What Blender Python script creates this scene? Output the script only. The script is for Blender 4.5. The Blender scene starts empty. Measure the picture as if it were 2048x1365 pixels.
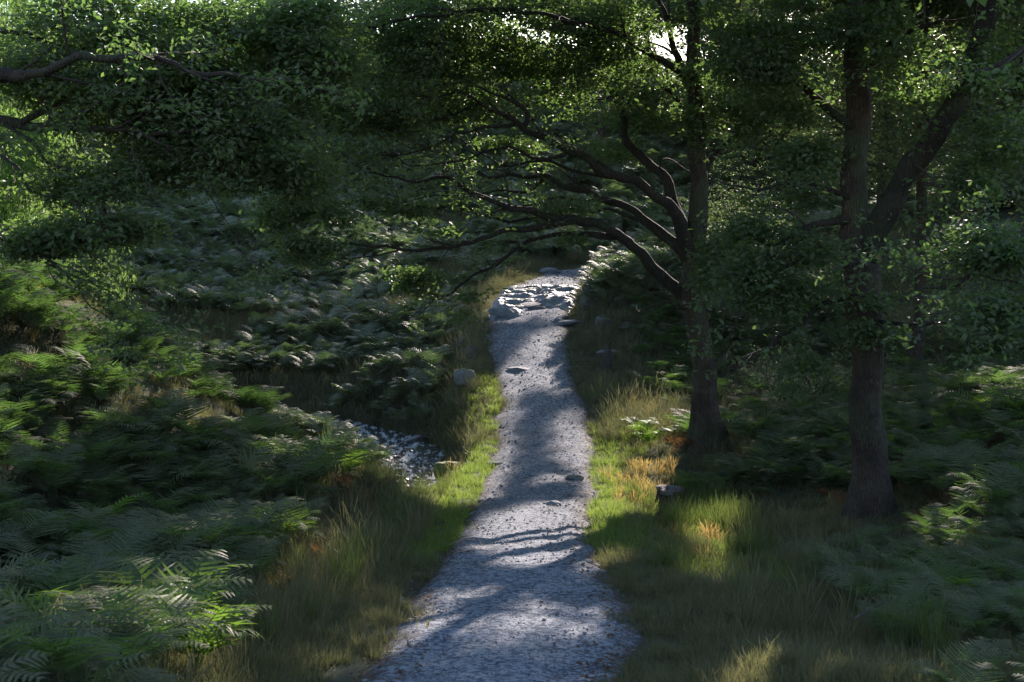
import bpy, math, random
import numpy as np
from mathutils import Vector, Matrix
R = math.radians
rng = np.random.default_rng(11)
random.seed(5)
sc = bpy.context.scene
COL = sc.collection

# ------------------------------------------------------------------ camera, sky, sun, exposure
F_PX, W_PX, H_PX, HORIZON = 2844.0, 2048, 1365, 420.0      # 50 mm on a 36 mm sensor
PITCH = math.atan((H_PX / 2 - HORIZON) / F_PX)
cam = bpy.data.cameras.new("camera"); cam.lens = 50; cam.sensor_width = 36
cam.clip_start = 0.1; cam.clip_end = 2000
cam.dof.use_dof = True; cam.dof.focus_distance = 34; cam.dof.aperture_fstop = 5.0
camo = bpy.data.objects.new("camera", cam); COL.objects.link(camo)
camo.location = (0, 0, 0); camo.rotation_euler = (R(90) - PITCH, 0, 0)
sc.camera = camo

SUN_EL, SUN_AZ = 24.5, 15.0          # the sun stands ahead of the camera, a little to the right
SDIR = np.array([math.sin(R(SUN_AZ)) * math.cos(R(SUN_EL)), math.cos(R(SUN_AZ)) * math.cos(R(SUN_EL)), math.sin(R(SUN_EL))])
w = bpy.data.worlds.new("World"); sc.world = w; w.use_nodes = True
nt = w.node_tree; nt.nodes.clear()
sky = nt.nodes.new("ShaderNodeTexSky"); sky.sky_type = 'NISHITA'; sky.sun_disc = False
sky.sun_elevation = R(SUN_EL); sky.sun_rotation = R(SUN_AZ); sky.air_density = 1.0; sky.dust_density = 0.6; sky.ozone_density = 1.0
bg = nt.nodes.new("ShaderNodeBackground"); bg.inputs[1].default_value = 0.125
wo = nt.nodes.new("ShaderNodeOutputWorld")
nt.links.new(sky.outputs[0], bg.inputs[0]); nt.links.new(bg.outputs[0], wo.inputs[0])
sun = bpy.data.lights.new("sun", 'SUN'); sun.energy = 5.0; sun.angle = R(0.5); sun.color = (1.0, 0.86, 0.78)
suno = bpy.data.objects.new("sun", sun); COL.objects.link(suno)
suno.rotation_euler = Vector(SDIR).to_track_quat('Z', 'Y').to_euler()
sc.view_settings.view_transform = 'Standard'; sc.view_settings.look = 'None'
sc.view_settings.exposure = 1.40; sc.view_settings.gamma = 1.0
sc.cycles.use_denoising = True
sc.cycles.denoising_prefilter = 'NONE'
try: sc.cycles.denoiser = 'OPENIMAGEDENOISE'
except Exception: pass
sc.cycles.max_bounces = 8; sc.cycles.diffuse_bounces = 3; sc.cycles.glossy_bounces = 2
sc.cycles.transmission_bounces = 4; sc.cycles.transparent_max_bounces = 8
sc.cycles.caustics_reflective = False; sc.cycles.caustics_refractive = False
sc.cycles.sample_clamp_indirect = 2.0
sc.cycles.sample_clamp_direct = 6.0

# ------------------------------------------------------------------ helpers
def at(px, py, Y):
    """world point at depth Y that the photograph shows at pixel px, py"""
    dx = (px - W_PX / 2) / F_PX; dy = (H_PX / 2 - py) / F_PX
    c, s = math.cos(PITCH), math.sin(PITCH)
    d = np.array([dx, c + dy * s, -s + dy * c])
    return d * (Y / d[1])

def to_px(P):
    c, s = math.cos(PITCH), math.sin(PITCH)
    f = P[..., 1] * c - P[..., 2] * s; u = P[..., 1] * s + P[..., 2] * c
    f = np.where(f > 0.1, f, 0.1)
    return W_PX / 2 + P[..., 0] / f * F_PX, H_PX / 2 - u / f * F_PX

def _h(ix, iy, iz, seed):
    n = (ix * 374761393 + iy * 668265263 + iz * 2147483647 + seed * 1274126177) & 0xffffffff
    n = ((n ^ (n >> 13)) * 1274126177) & 0xffffffff
    return ((n ^ (n >> 16)) & 0xffff) / 65535.0

def vnoise(P, scale=1.0, seed=0):
    """smooth value noise in 0..1, P is (...,3)"""
    Q = np.asarray(P, float) * scale
    I = np.floor(Q).astype(np.int64); f = Q - I; f = f * f * (3 - 2 * f)
    r = 0
    for a in (0, 1):
        for b in (0, 1):
            for c in (0, 1):
                wgt = (f[..., 0] if a else 1 - f[..., 0]) * (f[..., 1] if b else 1 - f[..., 1]) * (f[..., 2] if c else 1 - f[..., 2])
                r = r + wgt * _h(I[..., 0] + a, I[..., 1] + b, I[..., 2] + c, seed)
    return r

def fbm(P, scale=1.0, seed=0, o=4):
    r = 0; amp = 1; tot = 0
    for k in range(o):
        r = r + amp * vnoise(P, scale * 2 ** k, seed + k); tot += amp; amp *= .5
    return r / tot

def xyz(x, y, z=0): return np.stack(np.broadcast_arrays(x, y, z), -1).astype(float)
def sstep(a, b, x):
    t = np.clip((x - a) / (b - a), 0, 1); return t * t * (3 - 2 * t)

def quads(name, V, Q, mats, parent=None, smooth=False, mi=None):
    me = bpy.data.meshes.new(name)
    V = np.asarray(V, np.float32); Q = np.asarray(Q, np.int32)
    me.vertices.add(len(V)); me.vertices.foreach_set("co", V.ravel())
    me.loops.add(Q.size); me.loops.foreach_set("vertex_index", Q.ravel())
    me.polygons.add(len(Q)); me.polygons.foreach_set("loop_start", np.arange(0, Q.size, Q.shape[1], dtype=np.int32))
    if smooth: me.polygons.foreach_set("use_smooth", np.ones(len(Q), bool))
    else: me.polygons.foreach_set("use_smooth", np.zeros(len(Q), bool))
    for m in (mats if isinstance(mats, (list, tuple)) else [mats]): me.materials.append(m)
    if mi is not None: me.polygons.foreach_set("material_index", np.asarray(mi, np.int32))
    me.update(calc_edges=True)
    o = bpy.data.objects.new(name, me); COL.objects.link(o)
    if parent is not None: o.parent = parent
    return o

def thing(name, label, cat, loc=(0, 0, 0), group=None):
    o = bpy.data.objects.new(name, None); COL.objects.link(o); o.location = loc; o.empty_display_size = .2
    o["label"] = label; o["category"] = cat
    if group: o["group"] = group
    return o
def tag(o, label, cat=None, group=None, kind=None):
    o["label"] = label
    if cat: o["category"] = cat
    if group: o["group"] = group
    if kind: o["kind"] = kind
    return o

class Geo:
    """collects quads"""
    def __init__(s): s.V = []; s.Q = []; s.n = 0
    def add(s, V, Q):
        V = np.asarray(V, float); s.V.append(V); s.Q.append(np.asarray(Q) + s.n); s.n += len(V)
    def arrays(s): return np.concatenate(s.V), np.concatenate(s.Q)
    def build(s, name, mat, parent=None, smooth=False, origin=None):
        V, Q = s.arrays()
        if origin is not None: V = V - np.asarray(origin)
        return quads(name, V, Q, mat, parent, smooth)

def catmull(P, rad, step=0.25):
    P = np.asarray(P, float); rad = np.asarray(rad, float)
    out = []; ro = []
    n = len(P)
    for i in range(n - 1):
        p0 = P[max(i - 1, 0)]; p1 = P[i]; p2 = P[i + 1]; p3 = P[min(i + 2, n - 1)]
        k = max(2, int(np.linalg.norm(p2 - p1) / step))
        for t in np.arange(k) / k:
            out.append(.5 * ((2 * p1) + (-p0 + p2) * t + (2 * p0 - 5 * p1 + 4 * p2 - p3) * t * t + (-p0 + 3 * p1 - 3 * p2 + p3) * t ** 3))
            ro.append(rad[i] * (1 - t) + rad[i + 1] * t)
    out.append(P[-1]); ro.append(rad[-1])
    return np.array(out), np.array(ro)

def tube(g, P, r, sides=8, rough=0.0, seed=0, flare=None):
    P = np.asarray(P, float); n = len(P)
    T = np.gradient(P, axis=0); T /= np.linalg.norm(T, axis=1)[:, None] + 1e-9
    up = np.array([0.31, 0.95, 0.05]) if abs(T[0][1]) < .9 else np.array([1., 0, 0])
    N = np.zeros_like(P); v = up
    for i in range(n):
        v = v - T[i] * v.dot(T[i]); v = v / (np.linalg.norm(v) + 1e-9); N[i] = v
    B = np.cross(T, N)
    a = np.linspace(0, 2 * math.pi, sides, endpoint=False)
    D = N[:, None, :] * np.cos(a)[None, :, None] + B[:, None, :] * np.sin(a)[None, :, None]
    rr = np.repeat(np.asarray(r, float)[:, None], sides, 1)
    V = P[:, None, :] + D * rr[..., None]
    if rough:
        k = 1 + rough * (vnoise(V, 1.6, seed) - .5) * 1.2 + rough * (vnoise(V * np.array([1, 1, .3]), 7.0, seed + 3) - .5)
        rr = rr * k
        if flare is not None:
            z0, hgt, amt = flare
            t = np.clip(1 - (V[..., 2] - z0) / hgt, 0, 1) ** 2
            rr = rr * (1 + amt * t * (.55 + .75 * np.abs(np.sin(a * 2.5 + seed))[None, :]))
        V = P[:, None, :] + D * rr[..., None]
    V = V.reshape(-1, 3)
    i = np.arange(n - 1)[:, None] * sides; j = np.arange(sides)[None, :]; j2 = (j + 1) % sides
    Q = np.stack([i + j, i + j2, i + sides + j2, i + sides + j], -1).reshape(-1, 4)
    g.add(V, Q)

# ------------------------------------------------------------------ materials
def mat(name):
    m = bpy.data.materials.new(name); m.use_nodes = True
    m.node_tree.nodes.clear(); return m, m.node_tree
def N(nt, t, **k):
    n = nt.nodes.new(t)
    for a, b in k.items():
        if a in n.inputs.keys(): n.inputs[a].default_value = b
        else: setattr(n, a, b)
    return n
def L(nt, a, b): nt.links.new(a, b)

def ramp(nt, fac, stops):
    r = N(nt, "ShaderNodeValToRGB"); e = r.color_ramp.elements
    while len(e) < len(stops): e.new(.5)
    for k, (p, c) in enumerate(stops): e[k].position = p; e[k].color = (*c, 1)
    L(nt, fac, r.inputs[0]); return r.outputs[0]

def leaf_mat(name, dark, light, trans, rough=.5, spec=.35, mix=.45, nscale=.7, dry=None):
    """leaf: glossy diffuse front, light coming through gives the transmitted colour"""
    m, nt = mat(name)
    geo = N(nt, "ShaderNodeNewGeometry"); oi = N(nt, "ShaderNodeObjectInfo")
    nz = N(nt, "ShaderNodeTexNoise", Scale=nscale, Detail=3.0); L(nt, geo.outputs["Position"], nz.inputs["Vector"])
    a = N(nt, "ShaderNodeMath", operation='ADD'); L(nt, geo.outputs["Random Per Island"], a.inputs[0]); L(nt, nz.outputs["Fac"], a.inputs[1])
    b = N(nt, "ShaderNodeMath", operation='MULTIPLY_ADD'); L(nt, oi.outputs["Random"], b.inputs[0]); b.inputs[1].default_value = .35; L(nt, a.outputs[0], b.inputs[2])
    stops = [(.25, dark), (1.0, light)] if dry is None else [(.25, dark), (.8, light), (1.0, dry)]
    d = N(nt, "ShaderNodeMath", operation='MULTIPLY'); L(nt, b.outputs[0], d.inputs[0]); d.inputs[1].default_value = .55
    c = ramp(nt, d.outputs[0], stops)
    p = N(nt, "ShaderNodeBsdfPrincipled", Roughness=rough); L(nt, c, p.inputs["Base Color"]); p.inputs["Specular IOR Level"].default_value = spec
    t = N(nt, "ShaderNodeBsdfTranslucent")
    hs = N(nt, "ShaderNodeMixRGB", blend_type='MULTIPLY'); hs.inputs[0].default_value = .6; hs.inputs[1].default_value = (*trans, 1)
    c2 = ramp(nt, d.outputs[0], [(.25, (.6, .75, .6)), (.95, (1.0, 1.0, .9))]); L(nt, c2, hs.inputs[2]); L(nt, hs.outputs[0], t.inputs[0])
    x = N(nt, "ShaderNodeMixShader"); x.inputs[0].default_value = mix
    L(nt, p.outputs[0], x.inputs[1]); L(nt, t.outputs[0], x.inputs[2])
    o = N(nt, "ShaderNodeOutputMaterial"); L(nt, x.outputs[0], o.inputs[0]); return m

def rock_mat(name, c1, c2, c3, scale=3.0, rough=.8, moss=None, bump=.5, mossamt=.5, bscale=18):
    m, nt = mat(name)
    geo = N(nt, "ShaderNodeNewGeometry"); oi = N(nt, "ShaderNodeObjectInfo")
    n1 = N(nt, "ShaderNodeTexNoise", Scale=scale, Detail=8.0, Roughness=.65); L(nt, geo.outputs["Position"], n1.inputs["Vector"])
    n2 = N(nt, "ShaderNodeTexNoise", Scale=bscale, Detail=6.0, Roughness=.7); L(nt, geo.outputs["Position"], n2.inputs["Vector"])
    a = N(nt, "ShaderNodeMath", operation='MULTIPLY_ADD'); L(nt, oi.outputs["Random"], a.inputs[0]); a.inputs[1].default_value = .45; L(nt, n1.outputs["Fac"], a.inputs[2])
    s = N(nt, "ShaderNodeMath", operation='SUBTRACT'); L(nt, a.outputs[0], s.inputs[0]); s.inputs[1].default_value = .22
    c = ramp(nt, s.outputs[0], [(.2, c1), (.5, c2), (.8, c3)])
    if moss is not None:
        sx = N(nt, "ShaderNodeSeparateXYZ"); L(nt, geo.outputs["Normal"], sx.inputs[0])
        mm = N(nt, "ShaderNodeMath", operation='MULTIPLY'); L(nt, sx.outputs["Z"], mm.inputs[0]); L(nt, n1.outputs["Fac"], mm.inputs[1])
        rr = ramp(nt, mm.outputs[0], [(.5 - mossamt * .4, (0, 0, 0)), (.62 - mossamt * .4, (1, 1, 1))])
        mx = N(nt, "ShaderNodeMixRGB"); L(nt, rr, mx.inputs[0]); L(nt, c, mx.inputs[1]); mx.inputs[2].default_value = (*moss, 1); c = mx.outputs[0]
    p = N(nt, "ShaderNodeBsdfPrincipled", Roughness=rough); L(nt, c, p.inputs["Base Color"])
    bp = N(nt, "ShaderNodeBump", Strength=bump, Distance=.03); L(nt, n2.outputs["Fac"], bp.inputs["Height"]); L(nt, bp.outputs[0], p.inputs["Normal"])
    o = N(nt, "ShaderNodeOutputMaterial"); L(nt, p.outputs[0], o.inputs[0]); return m

def bark_mat(name, c1, c2, moss=None):
    m, nt = mat(name)
    geo = N(nt, "ShaderNodeNewGeometry")
    mp = N(nt, "ShaderNodeMapping"); mp.inputs["Scale"].default_value = (1, 1, .22); L(nt, geo.outputs["Position"], mp.inputs[0])
    vo = N(nt, "ShaderNodeTexVoronoi", Scale=22.0); vo.feature = 'DISTANCE_TO_EDGE'; L(nt, mp.outputs[0], vo.inputs["Vector"])
    n1 = N(nt, "ShaderNodeTexNoise", Scale=2.2, Detail=7.0, Roughness=.7); L(nt, geo.outputs["Position"], n1.inputs["Vector"])
    n2 = N(nt, "ShaderNodeTexNoise", Scale=30.0, Detail=5.0); L(nt, mp.outputs[0], n2.inputs["Vector"])
    c = ramp(nt, n1.outputs["Fac"], [(.35, c1), (.65, c2)])
    if moss is not None:
        n3 = N(nt, "ShaderNodeTexNoise", Scale=1.1, Detail=6.0); L(nt, geo.outputs["Position"], n3.inputs["Vector"])
        rr = ramp(nt, n3.outputs["Fac"], [(.5, (0, 0, 0)), (.6, (.8, .8, .8))])
        mx = N(nt, "ShaderNodeMixRGB"); L(nt, rr, mx.inputs[0]); L(nt, c, mx.inputs[1]); mx.inputs[2].default_value = (*moss, 1); c = mx.outputs[0]
    n4 = N(nt, "ShaderNodeTexNoise", Scale=3.1, Detail=9.0, Roughness=.8); L(nt, geo.outputs["Position"], n4.inputs["Vector"])
    r4 = ramp(nt, n4.outputs["Fac"], [(.60, (0, 0, 0)), (.66, (.75, .75, .75))])
    mx4 = N(nt, "ShaderNodeMixRGB"); L(nt, r4, mx4.inputs[0]); L(nt, c, mx4.inputs[1]); mx4.inputs[2].default_value = (.13, .12, .10, 1); c = mx4.outputs[0]
    ad = N(nt, "ShaderNodeMath", operation='MULTIPLY_ADD'); L(nt, n2.outputs["Fac"], ad.inputs[0]); ad.inputs[1].default_value = .25
    sm = N(nt, "ShaderNodeMath", operation='MINIMUM'); L(nt, vo.outputs["Distance"], sm.inputs[0]); sm.inputs[1].default_value = .25; L(nt, sm.outputs[0], ad.inputs[2])
    bp = N(nt, "ShaderNodeBump", Strength=1.0, Distance=.11); L(nt, ad.outputs[0], bp.inputs["Height"])
    p = N(nt, "ShaderNodeBsdfPrincipled", Roughness=.88); L(nt, c, p.inputs["Base Color"]); L(nt, bp.outputs[0], p.inputs["Normal"])
    o = N(nt, "ShaderNodeOutputMaterial"); L(nt, p.outputs[0], o.inputs[0]); return m

M = {}
M['oak'] = leaf_mat("oak_leaf", (.060, .070, .042), (.105, .122, .068), (.24, .40, .09), mix=.38)
M['oakfar'] = leaf_mat("far_leaf", (.058, .062, .038), (.105, .11, .060), (.24, .33, .10), mix=.33, nscale=.25)
M['larch'] = leaf_mat("conifer_needle", (.05, .10, .035), (.09, .15, .05), (.33, .52, .12), rough=.6, mix=.5)
M['bush'] = leaf_mat("bush_leaf", (.06, .075, .05), (.11, .13, .08), (.28, .38, .13), mix=.42)
M['bracken'] = leaf_mat("bracken_frond", (.066, .072, .040), (.125, .132, .078), (.20, .38, .07), rough=.7, spec=.10, mix=.27, nscale=.35)
M['brackendead'] = leaf_mat("dead_bracken", (.07, .035, .02), (.16, .09, .05), (.3, .15, .06), rough=.8, spec=.1, mix=.25)
M['fern'] = leaf_mat("fern_frond", (.050, .075, .028), (.095, .135, .045), (.25, .42, .05), rough=.55, spec=.2, mix=.42)
M['grass'] = leaf_mat("verge_grass", (.045, .075, .022), (.10, .135, .038), (.32, .43, .08), rough=.5, mix=.45, nscale=.5)
M['long'] = leaf_mat("long_grass", (.060, .058, .030), (.13, .115, .064), (.27, .27, .11), rough=.6, mix=.35, nscale=.5, dry=(.15, .12, .07))
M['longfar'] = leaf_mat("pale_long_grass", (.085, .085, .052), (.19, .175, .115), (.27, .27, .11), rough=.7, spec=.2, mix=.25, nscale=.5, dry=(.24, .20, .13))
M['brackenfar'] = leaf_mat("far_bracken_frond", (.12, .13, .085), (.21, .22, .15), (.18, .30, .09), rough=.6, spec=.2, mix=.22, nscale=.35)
M['rush'] = leaf_mat("rush_stem", (.03, .05, .02), (.07, .09, .03), (.25, .33, .07), rough=.5, mix=.3)
M['straw'] = leaf_mat("golden_grass", (.17, .13, .06), (.28, .20, .09), (.52, .36, .12), rough=.6, mix=.5)
M['bark'] = bark_mat("oak_bark", (.032, .019, .012), (.092, .058, .038), moss=(.05, .055, .025))
M['limb'] = bark_mat("limb_bark", (.020, .013, .009), (.048, .032, .022), moss=(.03, .033, .015))
M['bark2'] = bark_mat("pale_bark", (.08, .065, .055), (.22, .19, .17))
M['twig'] = bark_mat("twig_bark", (.035, .025, .02), (.10, .075, .06))
M['slate'] = rock_mat("slate_stone", (.09, .10, .12), (.15, .16, .18), (.26, .265, .27), moss=None, rough=.8)
M['bed'] = rock_mat("bedrock_slate", (.10, .112, .135), (.18, .195, .225), (.29, .30, .32), moss=(.07, .085, .03), mossamt=.12, rough=.55, scale=1.6, bump=.7, bscale=9)
M['boulder'] = rock_mat("mossy_boulder", (.06, .06, .058), (.12, .118, .112), (.22, .215, .20), moss=(.05, .065, .02), mossamt=.35, rough=.85)
M['moss'] = rock_mat("moss_cushion", (.10, .12, .03), (.14, .15, .04), (.2, .19, .07), moss=(.10, .13, .02), mossamt=.9)
M['wet'] = rock_mat("wet_stone", (.015, .015, .016), (.035, .034, .034), (.07, .068, .065), rough=.3)
M['darkstone'] = rock_mat("dark_stone", (.04, .033, .03), (.08, .07, .065), (.13, .12, .11), rough=.8)

def ground_mat():
    m, nt = mat("ground_soil")
    geo = N(nt, "ShaderNodeNewGeometry")
    n1 = N(nt, "ShaderNodeTexNoise", Scale=.9, Detail=8.0, Roughness=.7); L(nt, geo.outputs["Position"], n1.inputs["Vector"])
    n2 = N(nt, "ShaderNodeTexNoise", Scale=14.0, Detail=6.0, Roughness=.8); L(nt, geo.outputs["Position"], n2.inputs["Vector"])
    c = ramp(nt, n1.outputs["Fac"], [(.3, (.035, .030, .018)), (.5, (.045, .055, .022)), (.7, (.075, .07, .035))])
    p = N(nt, "ShaderNodeBsdfPrincipled", Roughness=.95); L(nt, c, p.inputs["Base Color"])
    bp = N(nt, "ShaderNodeBump", Strength=.8, Distance=.08); L(nt, n2.outputs["Fac"], bp.inputs["Height"]); L(nt, bp.outputs[0], p.inputs["Normal"])
    o = N(nt, "ShaderNodeOutputMaterial"); L(nt, p.outputs[0], o.inputs[0]); return m
def path_mat():
    m, nt = mat("path_gravel"); at_ = N(nt, "ShaderNodeAttribute"); at_.attribute_name = 'edge'
    geo = N(nt, "ShaderNodeNewGeometry")
    v = N(nt, "ShaderNodeTexVoronoi", Scale=26.0); L(nt, geo.outputs["Position"], v.inputs["Vector"])
    v2 = N(nt, "ShaderNodeTexVoronoi", Scale=60.0); L(nt, geo.outputs["Position"], v2.inputs["Vector"])
    n1 = N(nt, "ShaderNodeTexNoise", Scale=1.3, Detail=8.0, Roughness=.7); L(nt, geo.outputs["Position"], n1.inputs["Vector"])
    sx = N(nt, "ShaderNodeSeparateColor"); L(nt, v.outputs["Color"], sx.inputs[0])
    a = N(nt, "ShaderNodeMath", operation='MULTIPLY_ADD'); L(nt, sx.outputs[0], a.inputs[0]); a.inputs[1].default_value = .75; L(nt, n1.outputs["Fac"], a.inputs[2])
    c = ramp(nt, a.outputs[0], [(.32, (.036, .044, .062)), (.75, (.100, .120, .158)), (1.15, (.26, .28, .31))])
    p = N(nt, "ShaderNodeBsdfPrincipled", Roughness=.9); p.inputs["Specular IOR Level"].default_value = .25
    n5 = N(nt, "ShaderNodeTexNoise", Scale=3.5, Detail=8.0, Roughness=.75); L(nt, geo.outputs["Position"], n5.inputs["Vector"])
    ea = N(nt, "ShaderNodeMath", operation='MULTIPLY_ADD'); L(nt, n5.outputs["Fac"], ea.inputs[0]); ea.inputs[1].default_value = 1.1; L(nt, at_.outputs["Fac"], ea.inputs[2])
    er = ramp(nt, ea.outputs[0], [(0, (0, 0, 0)), (1, (1, 1, 1))]); mr = N(nt, "ShaderNodeMapRange"); L(nt, ea.outputs[0], mr.inputs[0]); mr.inputs[1].default_value = 1.22; mr.inputs[2].default_value = 1.5
    mx = N(nt, "ShaderNodeMixRGB"); L(nt, mr.outputs[0], mx.inputs[0]); L(nt, c, mx.inputs[1]); mx.inputs[2].default_value = (.075, .062, .045, 1)
    n6 = N(nt, "ShaderNodeTexNoise", Scale=.8, Detail=5.0); L(nt, geo.outputs["Position"], n6.inputs["Vector"])
    mr2 = N(nt, "ShaderNodeMapRange"); L(nt, n6.outputs["Fac"], mr2.inputs[0]); mr2.inputs[1].default_value = .48; mr2.inputs[2].default_value = .7; mr2.inputs[4].default_value = .25
    mx2 = N(nt, "ShaderNodeMixRGB"); L(nt, mr2.outputs[0], mx2.inputs[0]); L(nt, mx.outputs[0], mx2.inputs[1]); mx2.inputs[2].default_value = (.115, .10, .088, 1); L(nt, mx2.outputs[0], p.inputs["Base Color"])
    h = N(nt, "ShaderNodeMath", operation='ADD'); L(nt, v.outputs["Distance"], h.inputs[0]); L(nt, v2.outputs["Distance"], h.inputs[1])
    bp = N(nt, "ShaderNodeBump", Strength=.9, Distance=.014); bp.invert = True; L(nt, h.outputs[0], bp.inputs["Height"]); L(nt, bp.outputs[0], p.inputs["Normal"])
    o = N(nt, "ShaderNodeOutputMaterial"); L(nt, p.outputs[0], o.inputs[0]); return m
def water_mat():
    m, nt = mat("stream_water")
    geo = N(nt, "ShaderNodeNewGeometry")
    n1 = N(nt, "ShaderNodeTexNoise", Scale=13.0, Detail=4.0, Roughness=.6); L(nt, geo.outputs["Position"], n1.inputs["Vector"])
    p = N(nt, "ShaderNodeBsdfPrincipled", Roughness=.12)
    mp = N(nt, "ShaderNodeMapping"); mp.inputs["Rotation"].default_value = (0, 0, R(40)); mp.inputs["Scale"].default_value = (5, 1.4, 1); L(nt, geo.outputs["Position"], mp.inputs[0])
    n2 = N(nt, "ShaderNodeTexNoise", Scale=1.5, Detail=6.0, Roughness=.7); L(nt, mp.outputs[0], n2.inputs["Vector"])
    L(nt, ramp(nt, n2.outputs["Fac"], [(.50, (.022, .025, .026)), (.56, (.75, .80, .86))]), p.inputs["Base Color"])  # whitish foam streaks in the base colour, standing in for sky glints
    p.inputs["Specular IOR Level"].default_value = .8
    bp = N(nt, "ShaderNodeBump", Strength=1.0, Distance=.22); L(nt, n1.outputs["Fac"], bp.inputs["Height"]); L(nt, bp.outputs[0], p.inputs["Normal"])
    o = N(nt, "ShaderNodeOutputMaterial"); L(nt, p.outputs[0], o.inputs[0]); return m
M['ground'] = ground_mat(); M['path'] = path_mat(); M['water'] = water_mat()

# ------------------------------------------------------------------ terrain
PY = np.array([-15, -5, 0, 6, 12.5, 14.8, 18, 21.5, 25, 28, 31, 34, 37, 39.5, 42, 45, 49, 52, 54, 58, 61, 64, 67, 72.])
PX = np.array([-.1, 0, 0, -.25, -.2, .09, .10, .17, .32, .5, .65, .79, .78, .64, .52, .52, .74, 1.15, 1.63, 2.4, 3.6, 5.6, 8.5, 13.])
PW = np.array([2.4, 2.4, 2.4, 2.4, 2.4, 2.75, 2.35, 2.15, 2.2, 2.3, 2.35, 2.35, 2.3, 2.3, 2.45, 2.6, 2.6, 2.4, 2.3, 2.3, 2.3, 2.3, 2.3, 2.3])
PZ = np.array([1.0, -.8, -1.65, -3.0, -4.15, -4.32, -4.62, -4.99, -5.33, -5.5, -5.56, -5.38, -4.94, -4.58, -4.13, -3.64, -3.1, -2.8, -2.68, -2.55, -2.5, -2.4, -2.2, -1.8])
path_x = lambda y: np.interp(y, PY, PX); path_w = lambda y: np.interp(y, PY, PW); path_z = lambda y: np.interp(y, PY, PZ)
C = [(-2.9, 8, -3.3), (-6, 8, -2.7), (-3, 13, -4.2), (-6, 13, -3.9), (-10, 13, -3.2), (-3, 18, -4.7), (-7, 18, -4.5), (-12, 18, -3.2),
     (-3.6, 25, -4.75), (-2.4, 27, -5.7), (-1.9, 30, -6.1), (-8.6, 28, -1.8), (-10.2, 28, -1.4), (-7.1, 28, -2.75), (-5.85, 28, -4.2), (-5.3, 28, -4.6),
     (-4.5, 30.5, -5.4), (-9, 36, -4.5), (-6, 36, -5.6), (-14, 34, -2.4), (-9.5, 41, -5.6), (-13, 42, -5.2), (-8, 46, -4.75), (-8, 22, -3.5), (-11, 22, -2.6), (-5.5, 22, -4.6), (-16, 28, 0), (-16, 18, -1.5), (-16, 10, -1.5),
     (-6.3, 42, -5.6), (-3, 38.5, -5.8), (-1.7, 38, -5.25), (-3.5, 45, -4.5), (-8.2, 55, -3.9), (-10.5, 48, -3.8), (-2.3, 52, -3.4), (-7, 62, -2.3), (-1.6, 60, -2.3),
     (-13.6, 62, -1.6), (1.7, 63, -2.4), (-.6, 70, -1.0), (-8.5, 75, 0), (-18, 72, 0), (-21, 95, 8.5), (-16, 100, 11.3), (-24.5, 90, 6.3), (-7.2, 92, 6.0), (-8.3, 105, 12.0),
     (5.8, 98, 7.5), (6, 108, 11), (-25, 110, 12.5), (-50, 100, 16), (0, 130, 9), (-40, 140, 8), (40, 140, 8), (0, 190, 4), (-80, 190, 5), (80, 190, 5), (-80, 60, 15), (-45, 60, 7),
     (-30, 45, 2), (-30, 20, 2), (-60, 10, 6), (60, 10, 6), (80, 80, 15), (30, 70, 3),
     (3.65, 46, -2.4), (4.5, 49, -2.3), (7, 50, -2.1), (4.5, 54, -2.0), (8, 58, -1.5), (3.1, 50, -2.9), (4.9, 42.5, -3.7), (3.2, 41.5, -4.3), (2.7, 37, -4.95), (5.3, 38, -4.9), (4.1, 31, -5.25), (2.2, 28, -5.6),
     (3.2, 26.5, -6.0), (3.3, 22, -5.35), (6, 24, -5.25), (5.4, 32, -5.35), (9.9, 32, -4.9), (11.4, 32, -4.5), (8.1, 40, -4.9), (12, 52, -3.3), (11.7, 70, -.9), (20, 60, -.8), (25, 90, 6), (12, 92, 5.5),
     (3, 13, -4.25), (6, 13, -4.1), (10, 13, -3.7), (2, 8, -3.3), (6, 18, -4.8), (10, 20, -4.7), (16, 20, -3.6), (20, 35, -3), (10, 0, -1.2), (-10, 0, -1), (0, -15, 1), (-40, -10, 5), (40, -10, 5)]
for y, x, z in zip(PY, PX, PZ):
    if y > 0: C.append((float(x), float(y), float(z)))
C = np.array(C)
def _k(d2): return .5 * d2 * np.log(d2 + 1e-9)
_n = len(C); _A = np.zeros((_n + 3, _n + 3))
_d2 = ((C[:, None, :2] - C[None, :, :2]) ** 2).sum(-1)
_A[:_n, :_n] = _k(_d2) + np.eye(_n) * .8
_A[:_n, _n] = 1; _A[:_n, _n + 1:] = C[:, :2]; _A[_n, :_n] = 1; _A[_n + 1:, :_n] = C[:, :2].T
_wt = np.linalg.solve(_A, np.r_[C[:, 2], 0, 0, 0])
STREAM = np.array([(-13.0, 42.5, -5.7), (-9.5, 41.5, -5.9), (-6.8, 41.0, -6.05), (-4.6, 39.6, -6.16), (-3.1, 37.2, -6.24), (-2.2, 34.6, -6.32), (-1.75, 32.4, -6.38)])
SW = np.array([.8, .8, .9, 1.0, 1.1, 1.05, .8])
def seg_dist(x, y, line):
    best = np.full(np.shape(x), 1e9); par = np.zeros(np.shape(x))
    for i in range(len(line) - 1):
        a, b = line[i, :2], line[i + 1, :2]; d = b - a; l2 = (d ** 2).sum()
        t = np.clip(((x - a[0]) * d[0] + (y - a[1]) * d[1]) / l2, 0, 1)
        q = np.hypot(x - a[0] - t * d[0], y - a[1] - t * d[1])
        m = q < best; best = np.where(m, q, best); par = np.where(m, i + t, par)
    return best, par
PLINE = np.stack([PX, PY], -1)
def path_dist(x, y):
    d, t = seg_dist(x, y, PLINE); return d, np.interp(t, np.arange(len(PY)), PW) / 2, np.interp(t, np.arange(len(PY)), PZ)
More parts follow.
